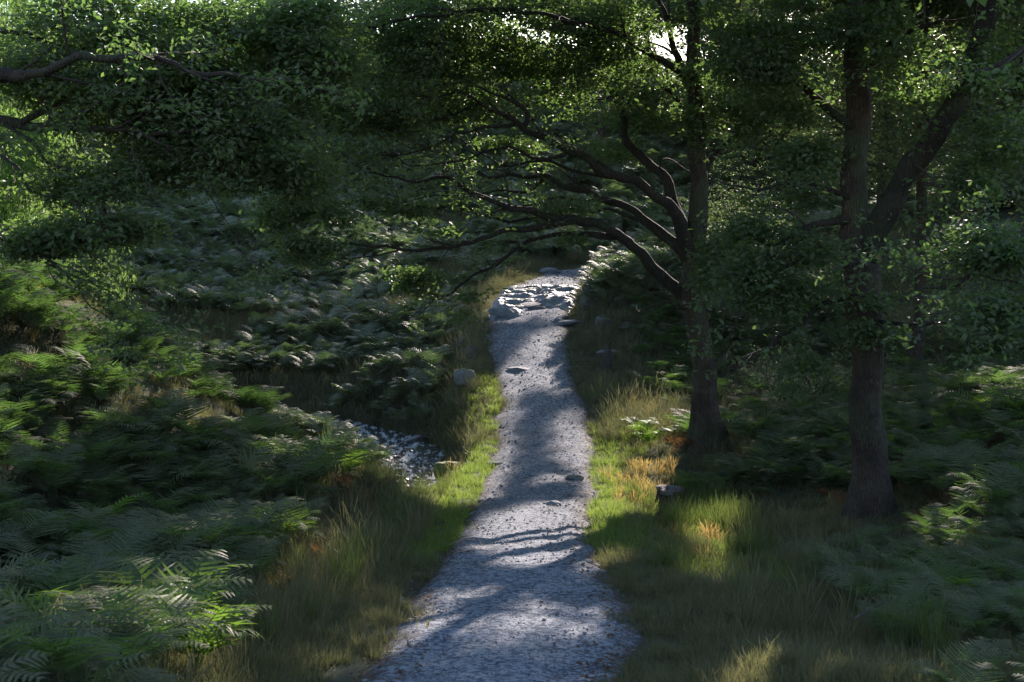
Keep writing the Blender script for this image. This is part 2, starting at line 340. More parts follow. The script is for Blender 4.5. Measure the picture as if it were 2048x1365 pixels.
def height(x, y, fine=True):
    x = np.asarray(x, float); y = np.asarray(y, float); sh = np.broadcast(x, y).shape
    xf = np.broadcast_to(x, sh).ravel(); yf = np.broadcast_to(y, sh).ravel()
    z = np.empty(len(xf))
    for s in range(0, len(xf), 20000):
        a, b = xf[s:s + 20000], yf[s:s + 20000]
        d2 = (a[:, None] - C[None, :, 0]) ** 2 + (b[:, None] - C[None, :, 1]) ** 2
        z[s:s + 20000] = _k(d2) @ _wt[:_n] + _wt[_n] + _wt[_n + 1] * a + _wt[_n + 2] * b
    P = xyz(xf, yf, 0)
    z += (fbm(P, .35, 3) - .5) * .55
    if fine: z += (fbm(P, 2.2, 9, 3) - .5) * .13
    sd, sp = seg_dist(xf, yf, STREAM)
    sz = np.interp(sp, np.arange(len(STREAM)), STREAM[:, 2]); sw = np.interp(sp, np.arange(len(SW)), SW)
    k = sstep(sw * 1.0 + 1.5, sw * .8, sd)
    z = z * (1 - k) + np.minimum(z, sz - .10) * k
    pd, hw, pz = path_dist(xf, yf)
    k = sstep(hw + 1.5, hw + .1, pd)
    z = z * (1 - k) + (pz - .05) * k
    k = sstep(hw + .25, hw - .15, pd)
    z = z - k * .05
    return z.reshape(sh)

ys = np.concatenate([np.arange(-16, 8, .5), 8 * (1.0085 ** np.arange(0, 375))]); ys = ys[ys < 185]
us = np.linspace(-1, 1, 330); us = np.sign(us) * np.abs(us) ** 1.25
GX = us[None, :] * (np.maximum(ys, 0)[:, None] * .62 + 14); GY = np.repeat(ys[:, None], len(us), 1)
GZ = height(GX, GY)
nr, nc = GX.shape
i = np.arange(nr - 1)[:, None] * nc; j = np.arange(nc - 1)[None, :]
Q = np.stack([i + j, i + j + 1, i + nc + j + 1, i + nc + j], -1).reshape(-1, 4)
o = quads("ground", xyz(GX, GY, GZ).reshape(-1, 3), Q, M['ground'], smooth=True)
tag(o, "sloping valley ground of dark soil and moss between the hillsides", kind="structure")
# wide land around and beyond the valley
ax = np.linspace(-240, 240, 90); XX, YY = np.meshgrid(ax, ax + 70)
inside = np.maximum(np.abs(XX) - 60, 0) + np.maximum(np.abs(YY - 85) - 90, 0)
ZZ = np.where(inside > 0, np.minimum(3 + inside * .01, 10), -14.0)
i = np.arange(89)[:, None] * 90; j = np.arange(89)[None, :]
o = quads("hills", xyz(XX, YY, ZZ + (fbm(xyz(XX, YY, 0), .02, 4) - .5) * 8 - 3).reshape(-1, 3), np.stack([i + j, i + j + 1, i + 91, i + 90], -1).reshape(-1, 4) if False else (np.stack([i + j, i + j + 1, i + 90 + j + 1, i + 90 + j], -1).reshape(-1, 4)), M['ground'], smooth=True)
tag(o, "far rolling moorland beyond the wooded ridge", kind="structure")

# path surface
py_ = np.arange(-8, 70, .09); nu = 40
uu = np.linspace(-1, 1, nu)
cx, cw, cz = path_x(py_), path_w(py_) / 2, path_z(py_)
tx = np.gradient(cx, py_); nl = np.sqrt(1 + tx ** 2)
edge = 1 + .17 * (fbm(xyz(0, py_, 3), 1.6, 21) - .5) * 2
edge2 = 1 + .17 * (fbm(xyz(9, py_, 3), 1.6, 22) - .5) * 2
hwid = np.where(uu[None, :] < 0, (cw * edge)[:, None], (cw * edge2)[:, None]) * 1.06
PXX = cx[:, None] + uu[None, :] * hwid / nl[:, None]
PYY = py_[:, None] - uu[None, :] * hwid * (tx / nl)[:, None]
PZZ = cz[:, None] - .16 * np.abs(uu[None, :]) ** 6 + (fbm(xyz(PXX, PYY, 0), 1.2, 31) - .5) * .10 + (fbm(xyz(PXX, PYY, 0), 9, 33, 3) - .5) * .022
PZZ -= .03 * np.exp(-((np.abs(uu[None, :]) - .45) / .16) ** 2)
nr, nc = PXX.shape
i = np.arange(nr - 1)[:, None] * nc; j = np.arange(nc - 1)[None, :]
PQ = np.stack([i + j, i + j + 1, i + nc + j + 1, i + nc + j], -1).reshape(-1, 4)
o = quads("path", xyz(PXX, PYY, PZZ).reshape(-1, 3), PQ, M['path'], smooth=True)
_a = o.data.attributes.new('edge', 'FLOAT', 'POINT'); _a.data.foreach_set('value', np.abs(np.broadcast_to(uu[None, :], PXX.shape)).astype(np.float32).ravel())
tag(o, "grey slate gravel footpath dipping into the valley and climbing away", kind="structure")
# stream surface
st, _ = catmull(np.c_[STREAM[:, :2], STREAM[:, 2]], SW, .15); stw = np.interp(np.linspace(0, 1, len(st)), np.linspace(0, 1, len(SW)), SW)
T = np.gradient(st, axis=0); Nn = np.stack([T[:, 1], -T[:, 0]], -1); Nn /= np.linalg.norm(Nn, axis=1)[:, None]
u = np.linspace(-1, 1, 26)
WX = st[:, None, 0] + Nn[:, None, 0] * u * stw[:, None]; WY = st[:, None, 1] + Nn[:, None, 1] * u * stw[:, None]
WZ = st[:, None, 2] + (fbm(xyz(WX, WY, 0), 5, 41, 3) - .5) * .09
nr, nc = WX.shape; i = np.arange(nr - 1)[:, None] * nc; j = np.arange(nc - 1)[None, :]
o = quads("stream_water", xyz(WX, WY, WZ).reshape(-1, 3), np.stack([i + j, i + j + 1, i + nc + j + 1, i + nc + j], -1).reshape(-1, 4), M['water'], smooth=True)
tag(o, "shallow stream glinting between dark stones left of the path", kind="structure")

# ------------------------------------------------------------------ where sunlight comes through (world points kept open towards the sun)
def bead(px, py, Y, r): p = at(px, py, Y); return (*p, r)
BEADS = []
def beads(l):
    for a in l: BEADS.append(bead(*a))
ROWS = np.array([545, 560, 600, 650, 700, 750, 800, 870, 930, 1030, 1080, 1150, 1250, 1365.])
ROWY = np.array([58, 54, 49, 45, 42, 39.5, 37, 34, 31, 25, 21.5, 18, 14.8, 12.5])
gb = lambda px, py, r_: (px, py, float(np.interp(py, ROWS, ROWY)), r_)
beads([gb(*a) for a in [(1030, 1045, .5), (1080, 1040, .6), (1140, 1040, .55), (1000, 1065, .5), (1060, 1065, .7), (1120, 1062, .7), (1170, 1060, .5), (990, 1090, .45), (1050, 1090, .65), (1110, 1090, .6), (1010, 1118, .35), (1060, 1120, .55), (1110, 1120, .4), (1075, 1145, .25),
       (1160, 910, .4), (1150, 880, .35), (1090, 970, .3), (1160, 960, .22), (1085, 690, .5), (1060, 720, .45), (1030, 745, .35), (1010, 790, .35), (1130, 840, .25),
       (1010, 600, .7), (1070, 590, .9), (1130, 590, .7), (1050, 560, .9), (1120, 560, .7), (1140, 620, .4),
       (1185, 1278, .24), (1212, 1240, .22), (880, 1212, .22), (862, 1250, .24), (1060, 1232, .17), (1110, 1238, .15), (1170, 1175, .2), (1190, 1150, .25), (1235, 1130, .3)]])
beads([(940, 880, 34, .6), (920, 940, 31, .7), (900, 1000, 28, .7), (870, 1050, 26, .7), (960, 830, 37, .4),
       (1230, 880, 33, .7), (1240, 940, 31, .8), (1250, 1000, 28, .8), (1215, 1060, 25, .6), (1300, 960, 30, .6), (1280, 830, 35, .5), (1250, 1040, 26, .7),
       (1420, 1060, 23.5, .5), (1400, 1170, 18, .4), (1440, 1100, 21.5, .4), (1240, 1150, 19, .25),
       (60, 540, 28, .8), (150, 548, 28, .6), (230, 552, 28, .4), (20, 650, 25, .55), (60, 735, 24, .5), (130, 770, 24, .3), (200, 760, 24, .5), (110, 770, 23, .5), (380, 660, 28, .35), (420, 730, 28, .45), (450, 790, 27, .5),
       (60, 840, 22, .4), (600, 830, 26, .4), (650, 850, 26, .35),
       (330, 1080, 13, .45), (290, 1150, 12.5, .4), (350, 1200, 12, .4), (300, 1280, 11.5, .45), (400, 1290, 11, .3), (260, 1340, 11, .3), (80, 970, 13, .3), (60, 1030, 12.5, .25),
       (2010, 800, 32, .45), (2040, 860, 32, .55), (1720, 960, 24, .3),
       (740, 440, 66, 1.6), (800, 470, 64, 1.2), (700, 600, 55, .5), (1280, 540, 47, .5), (1220, 530, 46, .6), (770, 640, 50, .4), (680, 440, 66, 1.0),
       (1100, 100, 31, .7), (1180, 130, 31, .9), (1020, 60, 31, .6), (1130, 190, 31, .8), (950, 170, 31, .5), (1290, 80, 31, .7), (1340, 160, 31, .5), (960, 310, 31, .45), (1080, 300, 32, .45), (1000, 20, 31, .6),
       (820, 570, 30, .5), (770, 560, 30, .4), (870, 640, 29, .3), (1680, 215, 23, .4), (1640, 150, 24, .35), (1460, 745, 27, .25), (1420, 100, 32, .8), (1850, 160, 23, .4), (1900, 70, 22, .4), (1440, 430, 57, 1.3), (1480, 400, 57, 1.4), (1530, 440, 57, 1.2),
       (1880, 450, 30, .5), (50, 300, 40, 1.1), (80, 400, 40, .9), (50, 80, 40, .8), (120, 450, 38, .7), (1560, 640, 26, .25), (700, 80, 31, .4), (740, 40, 31, .4), (1120, 480, 52, .4), (450, 200, 75, 1.0)])
BEADS = np.array(BEADS)
def open_mask(P):
    """True where a leaf cluster would shade a sunlit spot"""
    kill = np.zeros(len(P), bool)
    wob = .75 + .5 * vnoise(P, 1.1, 77)
    for b in BEADS:
        d = P - b[:3]; t = d @ SDIR
        dist = np.sqrt(np.maximum((d ** 2).sum(1) - t * t, 0))
        kill |= (t > b[3] * 1.1) & (dist < b[3] * wob + .34 * min(1, b[3] / .45) ** 2)
    return kill

# ------------------------------------------------------------------ leaves
def leaves(cl, n, size, rad, flat=.34, aspect=.55, droop=0., lobed=False, keep=None, seed=0):
    """cl: cluster centres (m,3). Returns leaf vertices and quads."""
    r = np.random.default_rng(seed + 100)
    m = len(cl) * n
    c = np.repeat(cl, n, 0)
    off = r.normal(size=(m, 3)) * rad * .55; off[:, 2] *= flat
    p = c + off
    az = r.uniform(0, 2 * math.pi, m); pit = r.normal(-.25 - droop, .45, m); roll = r.normal(0, .55, m)
    s = size * r.uniform(.65, 1.25, m)
    D = np.stack([np.cos(az) * np.cos(pit), np.sin(az) * np.cos(pit), np.sin(pit)], -1)
    S = np.stack([-np.sin(az), np.cos(az), np.zeros(m)], -1); U = np.cross(D, S)
    S2 = S * np.cos(roll)[:, None] + U * np.sin(roll)[:, None]; U2 = np.cross(D, S2)
    s = s[:, None]
    if not lobed:
        V = np.stack([p, p + D * s * .55 + S2 * s * aspect * .5 + U2 * s * .1, p + D * s, p + D * s * .55 - S2 * s * aspect * .5 + U2 * s * .1], 1)
        V = V.reshape(-1, 3); Qd = np.arange(m * 4).reshape(-1, 4)
        return V, Qd
    # oak leaf: midrib and scalloped sides, four quads
    f = [(0, 0, 0), (.5, 0, -.02), (1.0, 0, -.08), (.25, .16, .03), (.62, .30, .05), (.92, .14, 0), (.25, -.16, .03), (.62, -.30, .05), (.92, -.14, 0)]
    V = np.stack([p + D * s * a + S2 * s * b * aspect * 1.8 + U2 * s * h for a, b, h in f], 1).reshape(-1, 3)
    base = np.arange(m)[:, None, None] * 9
    Qd = (base + np.array([[0, 3, 4, 1], [1, 4, 5, 2], [0, 1, 7, 6], [1, 2, 8, 7]])[None]).reshape(-1, 4)
    return V, Qd

def mass(px, py, rx, ry, Y, dY, n, thr=.42, sc_=.9, seed=0):
    """cluster centres filling a screen-sized lump of foliage that stands at depth Y"""
    r = np.random.default_rng(seed + int(px * 7 + py))
    out = []
    while sum(map(len, out)) < n:
        a = r.uniform(-1, 1, (n * 2, 3)); a = a[(a ** 2).sum(1) < 1]
        yy = Y + a[:, 2] * dY
        k = yy / F_PX
        P = at(px, py, Y)[None] + np.stack([a[:, 0] * rx * Y / F_PX, a[:, 2] * dY, a[:, 1] * ry * Y / F_PX], -1)
        q = P * np.array([.85, .6, 3.4])
        P = P[fbm(q, sc_ * 1.3, 50 + seed, 3) > thr + .02]
        out.append(P)
        if len(out) > 12: break
    return np.concatenate(out)[:n]

def wander(p, d, length, seg=.12, wig=.35, up=.0, r=rng):
    n = max(3, int(length / seg)); P = [np.array(p, float)]; d = np.array(d, float); d /= np.linalg.norm(d)
    bend = r.normal(size=3) * .12
    for _ in range(n):
        if r.random() < .25: bend = r.normal(size=3) * wig
        d = d + bend * .5 + np.array([0, 0, up]) * .1; d /= np.linalg.norm(d)
        P.append(P[-1] + d * seg)
    return np.array(P)

def twigs_on(limb, r0, g, dens=2.2, L1=(1.0, 2.4), start=.15, up=.15, seed=0, sub=5, thin=.35, out=None):
    """side branches and twigs grown from a limb; returns cluster centres at their ends"""
    r = np.random.default_rng(seed)
    cl = []
    n = len(limb); T = np.gradient(limb, axis=0); T /= np.linalg.norm(T, axis=1)[:, None]
    length = np.linalg.norm(np.diff(limb, axis=0), axis=1).sum()
    for k in range(int(length * dens)):
        i = int(r.uniform(start, 1) ** .8 * (n - 1))
        side = np.cross(T[i], [0, 0, 1]) * r.choice([-1, 1]) * r.uniform(.3, 1)
        d = T[i] * r.uniform(.4, 1.1) + side + np.array([0, 0, r.normal(up, .45)])
        l = r.uniform(*L1) * (1 - .4 * i / n)
        B = wander(limb[i], d, l, .12, .4, up, r)
        rr = min(r0[i] * .45, .012 + .010 * l); tube(g, B, np.linspace(rr, .004, len(B)), 4)
        for _ in range(sub):
            j = int(r.uniform(.25, 1) * (len(B) - 1)); tt = B[min(j + 1, len(B) - 1)] - B[max(j - 1, 0)]
            d2 = tt / (np.linalg.norm(tt) + 1e-6) + r.normal(size=3) * .6 + np.array([0, 0, .1])
            W = wander(B[j], d2, r.uniform(.3, .8), .1, .5, up, r); tube(g, W, np.linspace(.007, .003, len(W)), 3)
            cl.append(W[-1]); cl.append(W[len(W) // 2])
        cl.append(B[-1])
    return np.array(cl)

EXTRA = {}     # added shade canopy handed to each tree, filled below
TREES = []     # (key, x, y) of the trees that carry added shade canopy

def crown_mesh(root, clusters, n, size, rad, matname, origin, lobed=False, name="crown", **k):
    clusters = clusters[~open_mask(clusters)]
    if len(clusters) == 0: return None
    V, Qd = leaves(clusters, n, size, rad, lobed=lobed, **k)
    return quads(name, V - np.asarray(origin), Qd, M[matname], root)

# canopy added to cast shade, mostly above the frame: clusters on the sun's rays over the ground, handed to the nearest tall tree
TALL = {'leaning': (4.1, 31), 'forked': (6.0, 24), 'leftoak': (-9.8, 22), 'rightnear': (8.6, 17), 'right_a': (12.5, 39), 'right_b': (16, 29), 'mid_a': (12.4, 50), 'left_b': (-15.5, 41), 'mid_b': (3.5, 66), 'mid_c': (15, 56), 'r0': (-9.5, 104), 'r1': (-20, 109), 'r2': (2.8, 106), 'r3': (13.5, 100), 'r5': (-24.5, 106)}
def shade_canopy():
    r = np.random.default_rng(5)
    n = 290000
    y = r.uniform(5, 60, n); x = r.uniform(-1, 1, n) * (y * .33 + 4.0)
    e_ = n // 7; y[:e_] = r.uniform(13, 27, e_); x[:e_] = r.uniform(-5.5, -.6, e_); y[e_:2 * e_] = r.uniform(11, 24, e_); x[e_:2 * e_] = r.uniform(1.2, 8, e_)
    y[2 * e_:3 * e_] = r.uniform(25, 48, e_); x[2 * e_:3 * e_] = r.uniform(-2, 3.5, e_)
    z = height(x, y, False)
    lo = []; P0 = xyz(x, y, z)
    t = r.uniform(8, 56, n)
    P = P0 + SDIR * t[:, None]
    px, py = to_px(P)
    gz = height(P[:, 0], P[:, 1], False)
    ok = (P[:, 2] > gz + 5) & (P[:, 2] < gz + 15.5) & ((py < -25) | ((P[:, 1] > 38) & (py < -30 + 110 * vnoise(P, .35, 4))))
    ok &= (P[:, 1] < 62) | (r.random(n) < .22)
    # gaps between crowns
    ok &= fbm(P, .45, 61, 3) > .30
    P = P[ok]
    ks = list(TALL); c = np.array([TALL[k] for k in ks])
    who = ((P[:, None, :2] - c[None]) ** 2).sum(-1).argmin(1)
    return {k: P[who == i] for i, k in enumerate(ks)}
EXTRA = shade_canopy()
print("CANOPY", {k: len(v) for k, v in EXTRA.items()})

def G(x, y): return float(height(np.array([x]), np.array([y]))[0])

def build_tree(key, name, label, trunk, trad, limbs, masses, matname='oak', leaf=.108, nleaf=12, crad=.30, group=None, bark='bark', twig_dens=2.2,
               lobed=False, sides=30, flare=.75, L1=(1.0, 2.4), extra_leaf=.2, seed=0, extra_n=9, bend=0):
    trunk = np.asarray(trunk, float); base = trunk[0].copy(); base[2] = G(base[0], base[1]); trunk[0] = base - [0, 0, .25]
    root = thing(name, label, "tree", base, group)
    P, r = catmull(trunk, trad, .12)
    P[:, :2] += (fbm(P * [0, 0, 1], 1.2, seed, 2)[:, None] - .5) * .10
    g = Geo(); tube(g, P, r, sides, rough=.32, seed=seed, flare=(base[2], 1.1, flare))
    g.build("trunk", M[bark], root, True, base)
    tw = Geo(); cl = []
    for k, (lp, lr) in enumerate(limbs):
        Pl, rl = catmull(lp, lr, .12)
        if key == 'leaning': rl = rl * np.interp(np.arange(len(rl)), [0, 14], [.85, .66])
        w = (np.stack([fbm(Pl, 1.9, seed + k * 3 + q, 2) for q in range(3)], -1) - .5) * .30 * np.minimum(np.arange(len(Pl)) / 10, 1)[:, None]
        Pl = Pl + w
        g = Geo(); tube(g, Pl, rl, 10, rough=.25, seed=seed + k)
        g.build("limb", M['limb'], root, True, base)
        _px, _py = to_px(Pl); low_ = key == 'leaning' and 230 < _py.mean() < 600
        cl.append(twigs_on(Pl, rl, tw, twig_dens * (.95 if low_ else 1), (.6, 1.7) if low_ else L1, seed=seed * 31 + k, start=.3 if low_ else .15, sub=3 if low_ else 5)[::(3 if low_ else 1)])
    if tw.n: tw.build("twigs", M['twig'], root, True, base)["kind"] = "stuff"
    for mm in masses: cl.append(mass(*mm[:5], mm[5] * .6, int(mm[6] * (1.0 if mm[6] > 150 else 1.7)), *mm[7:], seed=seed))
    if cl:
        cl = np.concatenate(cl)
        crown_mesh(root, cl, nleaf, leaf, crad, matname, base, lobed=lobed, seed=seed)
    if key in EXTRA and len(EXTRA[key]):
        crown_mesh(root, EXTRA[key], extra_n, extra_leaf, .34, matname, base, name="added_shade_crown", seed=seed + 9)  # leaf clusters added above the view to shade the ground
    return root

def A(l, rad):
    return (np.array([at(*p) for p in l]), np.linspace(rad[0], rad[1], len(l)) if len(rad) == 2 else np.array(rad))

# 1 the leaning oak whose limbs arch over the path
T1b = at(1418, 900, 31)
trunk = [T1b, at(1411, 780, 31), at(1396, 660, 31), at(1380, 590, 31), at(1392, 480, 31.1), at(1397, 370, 31.2), at(1392, 220, 31.3), at(1388, 60, 31.4), at(1380, -150, 31.5), at(1385, -420, 31.6)]
trad = [.33, .275, .25, .25, .22, .21, .18, .15, .11, .04]
limbs = [
    A([(1377, 600, 31), (1310, 540, 30.9), (1262, 490, 30.8), (1214, 460, 30.6), (1163, 441, 30.3), (1108, 438, 30), (1071, 421, 29.8), (1016, 414, 29.6), (980, 399, 29.4), (928, 377, 29.2), (884, 363, 29), (833, 361, 28.8), (778, 350, 28.6), (705, 333, 28.4)], (.19, .02)),
    A([(1150, 441, 30.2), (1108, 449, 30), (1053, 460, 29.8), (998, 473, 29.5), (906, 490, 29.2), (800, 500, 29), (690, 487, 28.8), (610, 500, 28.6)], (.12, .015)),
    A([(1235, 475, 30.7), (1160, 470, 30.5), (1060, 478, 30.3), (1018, 505, 30.2), (960, 545, 30), (900, 580, 29.8), (876, 592, 29.7), (860, 618, 29.6)], (.09, .018)),
    A([(1372, 515, 31), (1350, 487, 31), (1302, 447, 31.2), (1243, 406, 31.4), (1181, 385, 31.6), (1126, 370, 31.8), (1086, 355, 32), (1046, 359, 32.2), (980, 351, 32.4), (928, 330, 32.6), (877, 304, 32.8), (800, 290, 33)], (.17, .02)),
    A([(1086, 358, 32), (1075, 368, 32), (1053, 385, 31.9), (990, 387, 31.8), (930, 400, 31.7)], (.07, .015)),
    A([(1375, 500, 31), (1346, 425, 30.8), (1273, 372, 30.6), (1218, 355, 30.4), (1174, 326, 30.2), (1141, 304, 30), (1100, 278, 29.8), (1046, 258, 29.6), (1009, 238, 29.4), (954, 209, 29.2), (900, 190, 29), (820, 200, 28.8)], (.20, .02)),
    A([(1046, 255, 29.6), (1056, 240, 29.6), (1050, 220, 29.6), (1016, 201, 29.5), (980, 183, 29.4), (930, 150, 29.3)], (.09, .02)),
    A([(1030, 250, 29.5), (960, 258, 29.3), (890, 280, 29.2), (820, 305, 29), (740, 320, 28.8), (680, 310, 28.7)], (.05, .012)),
    A([(1376, 490, 31), (1345, 410, 31.4), (1313, 344, 31.6), (1254, 282, 31.8), (1243, 220, 32), (1215, 165, 32), (1192, 128, 32), (1150, 60, 32), (1090, 0, 32), (1040, -80, 32)], (.19, .05)),
    A([(1395, 300, 31.3), (1360, 210, 31.8), (1335, 178, 32), (1265, 175, 32.2), (1180, 195, 32.3), (1080, 180, 32.4)], (.08, .015)),
    A([(1392, 200, 31.3), (1350, 100, 31.4), (1320, 0, 31.5), (1290, -120, 31.5)], (.12, .04)),
    A([(1302, 447, 31.2), (1230, 428, 31), (1150, 420, 30.8), (1050, 440, 30.5), (960, 430, 30.2), (880, 410, 30), (790, 420, 29.8), (720, 405, 29.6), (640, 410, 29.4)], (.06, .010)),
    A([(1243, 406, 31.4), (1180, 400, 31.2), (1110, 398, 31), (1040, 412, 30.8), (960, 395, 30.6), (890, 385, 30.4), (800, 398, 30.2), (730, 372, 30)], (.055, .010)),
    A([(1141, 304, 30), (1080, 318, 30), (1010, 300, 30), (940, 318, 29.8), (860, 330, 29.6), (770, 312, 29.4), (690, 330, 29.2)], (.055, .010)),
    A([(1218, 355, 30.4), (1150, 345, 30.6), (1090, 322, 30.8), (1020, 330, 31), (950, 300, 31.2), (890, 262, 31.4), (820, 250, 31.6)], (.06, .010)),
    A([(954, 209, 29.2), (880, 235, 29.4), (800, 222, 29.6), (720, 245, 29.8), (630, 235, 30)], (.04, .010)),
    A([(800, 500, 29), (720, 520, 28.8), (650, 545, 28.7), (560, 540, 28.6), (500, 515, 28.5)], (.022, .007)),
    A([(1397, 350, 31.2), (1450, 290, 31.5), (1520, 240, 32), (1600, 215, 32.5)], (.09, .02)),
    A([(1385, 620, 31), (1345, 612, 30.7), (1322, 590, 30.5), (1290, 583, 30.4)], (.04, .012)),
    A([(1390, 160, 31.3), (1200, 60, 29.5), (1000, 20, 28.5), (820, 40, 28), (650, 60, 27.6)], (.10, .015)),
]
masses = [(1180, 120, 250, 120, 31, 2.5, 1000, .45), (1000, 60, 250, 110, 30.5, 2.5, 1100, .44), (800, 120, 230, 140, 30, 2.5, 1300, .42), (830, 235, 200, 40, 30, 1.8, 130, .5), (1010, 305, 100, 26, 31, 1.0, 45, .45), (760, 420, 110, 25, 29.6, .7, 45, .45),
          (1260, 280, 90, 80, 32.5, 1.0, 130, .5), (600, 425, 110, 38, 28.6, .8, 130, .42), (600, 500, 100, 25, 28.6, .6, 70, .42), (825, 570, 75, 36, 29.7, .6, 130, .40), (870, 630, 75, 22, 29.7, .5, 70, .4), (930, 590, 30, 10, 29.7, .3, 14),
          (1400, 190, 130, 180, 31.5, 2.0, 900, .45), (1530, 190, 120, 150, 31.5, 2.0, 900, .43), (1110, 410, 110, 22, 30.5, 1, 40, .45), (1440, 520, 90, 80, 29.5, 1.2, 330, .42), (620, 270, 120, 90, 29.5, 1.5, 260, .47), (1170, 480, 60, 14, 30.4, .5, 30)]
build_tree('leaning', "oak_tree", "leaning oak beside the path with long mossy limbs arching left over the gravel", trunk, trad, limbs, masses, seed=1, twig_dens=2.5, lobed=True)

# 2 the forked oak at right
trunk = [at(1742, 1040, 24), at(1737, 900, 24), at(1730, 720, 24), at(1722, 560, 24), at(1706, 430, 24.1), at(1708, 330, 24.2), at(1716, 220, 24.3), at(1712, 100, 24.4), at(1705, -60, 24.5), at(1690, -300, 24.5), at(1690, -500, 24.5)]
trad = [.31, .285, .265, .28, .245, .21, .185, .16, .13, .09, .03]
limbs = [A([(1728, 520, 24), (1760, 450, 23.8), (1795, 385, 23.7), (1840, 300, 23.5), (1900, 225, 23.3), (1950, 130, 23.2), (1975, 30, 23), (1990, -120, 23), (2010, -300, 23)], (.23, .20, .19, .19, .18, .17, .15, .12, .05)),
         A([(1706, 400, 24), (1640, 372, 24), (1560, 375, 24), (1490, 378, 24.2), (1430, 365, 24.3)], (.05, .012)),
         A([(1706, 440, 24), (1620, 450, 23.6), (1560, 500, 23.2), (1500, 560, 23), (1470, 640, 22.8)], (.07, .012)),
         A([(1722, 590, 24), (1650, 610, 23.6), (1580, 650, 23.3), (1520, 700, 23), (1450, 742, 22.9)], (.06, .010)),
         A([(1712, 260, 24.2), (1640, 200, 24), (1560, 150, 23.6), (1450, 120, 23.4)], (.09, .015)),
         A([(1712, 160, 24.4), (1780, 90, 24), (1840, 60, 23.6), (1900, 40, 23.4)], (.08, .015)),
         A([(1730, 640, 24), (1800, 650, 23.4), (1870, 640, 23), (1950, 660, 22.6)], (.05, .010))]
masses = [(1590, 110, 170, 120, 24, 2.0, 750, .45), (1860, 110, 170, 110, 23.5, 2, 600, .45), (1560, 570, 120, 120, 23.4, 1.2, 420, .45), (1480, 470, 60, 40, 23.5, .7, 70, .42), (1570, 740, 90, 50, 23.2, .7, 90, .45), (1610, 320, 50, 110, 24, 1, 110, .45),
          (1980, 320, 70, 130, 23, 1.2, 200, .45), (1740, 640, 60, 60, 23.3, .3, 40, .45)]
build_tree('forked', "oak_tree", "dark forked oak at right with a thick limb slanting up to the right", trunk, trad, limbs, masses, seed=2, twig_dens=1.8, flare=.6, lobed=True)

# 3 the oak that leans in from the left
trunk = [(-9.8, 22, 0), (-9.7, 22, -1), (-9.4, 22, 1), (-9.3, 22, 3), (-9.4, 22, 6)]
limbs = [A([(-180, 260, 22), (-60, 235, 22), (0, 238, 21.8), (60, 250, 21.6), (130, 262, 21.5), (200, 260, 21.3), (260, 262, 21.2), (310, 278, 21), (350, 310, 21)], (.12, .015)),
         A([(40, 247, 21.6), (110, 215, 21.8), (200, 222, 22), (270, 250, 22), (330, 290, 22)], (.06, .012)),
         A([(-180, 90, 22), (-40, 70, 22), (60, 85, 22), (150, 95, 22), (260, 90, 22), (380, 120, 22)], (.06, .012)),
         A([(-150, 180, 22), (30, 150, 20.5), (200, 120, 19.5), (380, 130, 19), (550, 170, 18.6)], (.10, .012)),
         A([(0, 245, 21.8), (60, 280, 21.4), (110, 320, 21.2), (170, 370, 21), (210, 420, 20.9), (240, 470, 20.8)], (.035, .008)),
         A([(-120, 300, 22), (0, 320, 21.5), (60, 390, 21.2), (140, 400, 21), (180, 440, 20.9)], (.04, .008)),
         A([(-150, 440, 21.5), (-40, 470, 21.4), (40, 495, 21.2), (110, 540, 21), (170, 600, 20.8), (215, 640, 20.7)], (.05, .006)),
         A([(90, 525, 21.1), (160, 560, 21), (230, 590, 20.9), (280, 640, 20.8)], (.02, .005)),
         A([(300, 270, 21), (420, 260, 21.4), (540, 250, 21.8), (640, 280, 22)], (.03, .008)),
         A([(330, 300, 21), (430, 400, 21), (480, 470, 21)], (.012, .005))]
masses = [(250, 120, 270, 150, 22, 2.2, 1900, .41), (520, 110, 200, 140, 23, 2.0, 1500, .41), (420, 300, 200, 90, 22, 1.5, 900, .42), (180, 380, 110, 70, 21.5, 1.0, 220, .46), (60, 475, 110, 40, 21.4, .8, 140, .44), (250, 460, 60, 60, 21.5, .6, 70, .46),
          (560, 330, 120, 90, 22.5, 1.4, 420, .43), (150, 470, 60, 40, 21, .5, 60, .45)]
build_tree('leftoak', "oak_tree", "shadowed oak leaning in from the left edge, thick dark bough under dense leaves", trunk, [.4, .36, .32, .28, .18], limbs, masses, seed=3, twig_dens=1.8, leaf=.11)

# 4 near tree at the right edge
trunk = [(8.6, 17, 0), (8.5, 17, -2), (8.3, 17, 1), (8.2, 17, 4), (8.2, 17, 7)]
limbs = [A([(2420, 420, 17), (2250, 430, 17), (2120, 470, 17), (2000, 520, 17), (1900, 560, 17), (1830, 590, 17)], (.07, .010)),
         A([(2420, 560, 17), (2200, 560, 16.6), (2080, 600, 16.5), (1980, 640, 16.5)], (.05, .008)),
         A([(2420, 60, 17), (2200, 60, 17), (2080, 90, 17), (1990, 130, 17), (1930, 150, 17)], (.08, .010))]
masses = [(1960, 530, 110, 80, 17, .8, 110, .45), (1990, 640, 80, 50, 16.6, .6, 60, .45), (1860, 600, 50, 40, 17, .5, 25)]
build_tree('rightnear', "oak_tree", "blurred dark leafy boughs hanging in from the right edge in front of the ferns", trunk, [.3, .27, .24, .2, .1], limbs, masses, seed=4, twig_dens=1.8, leaf=.09, lobed=True)

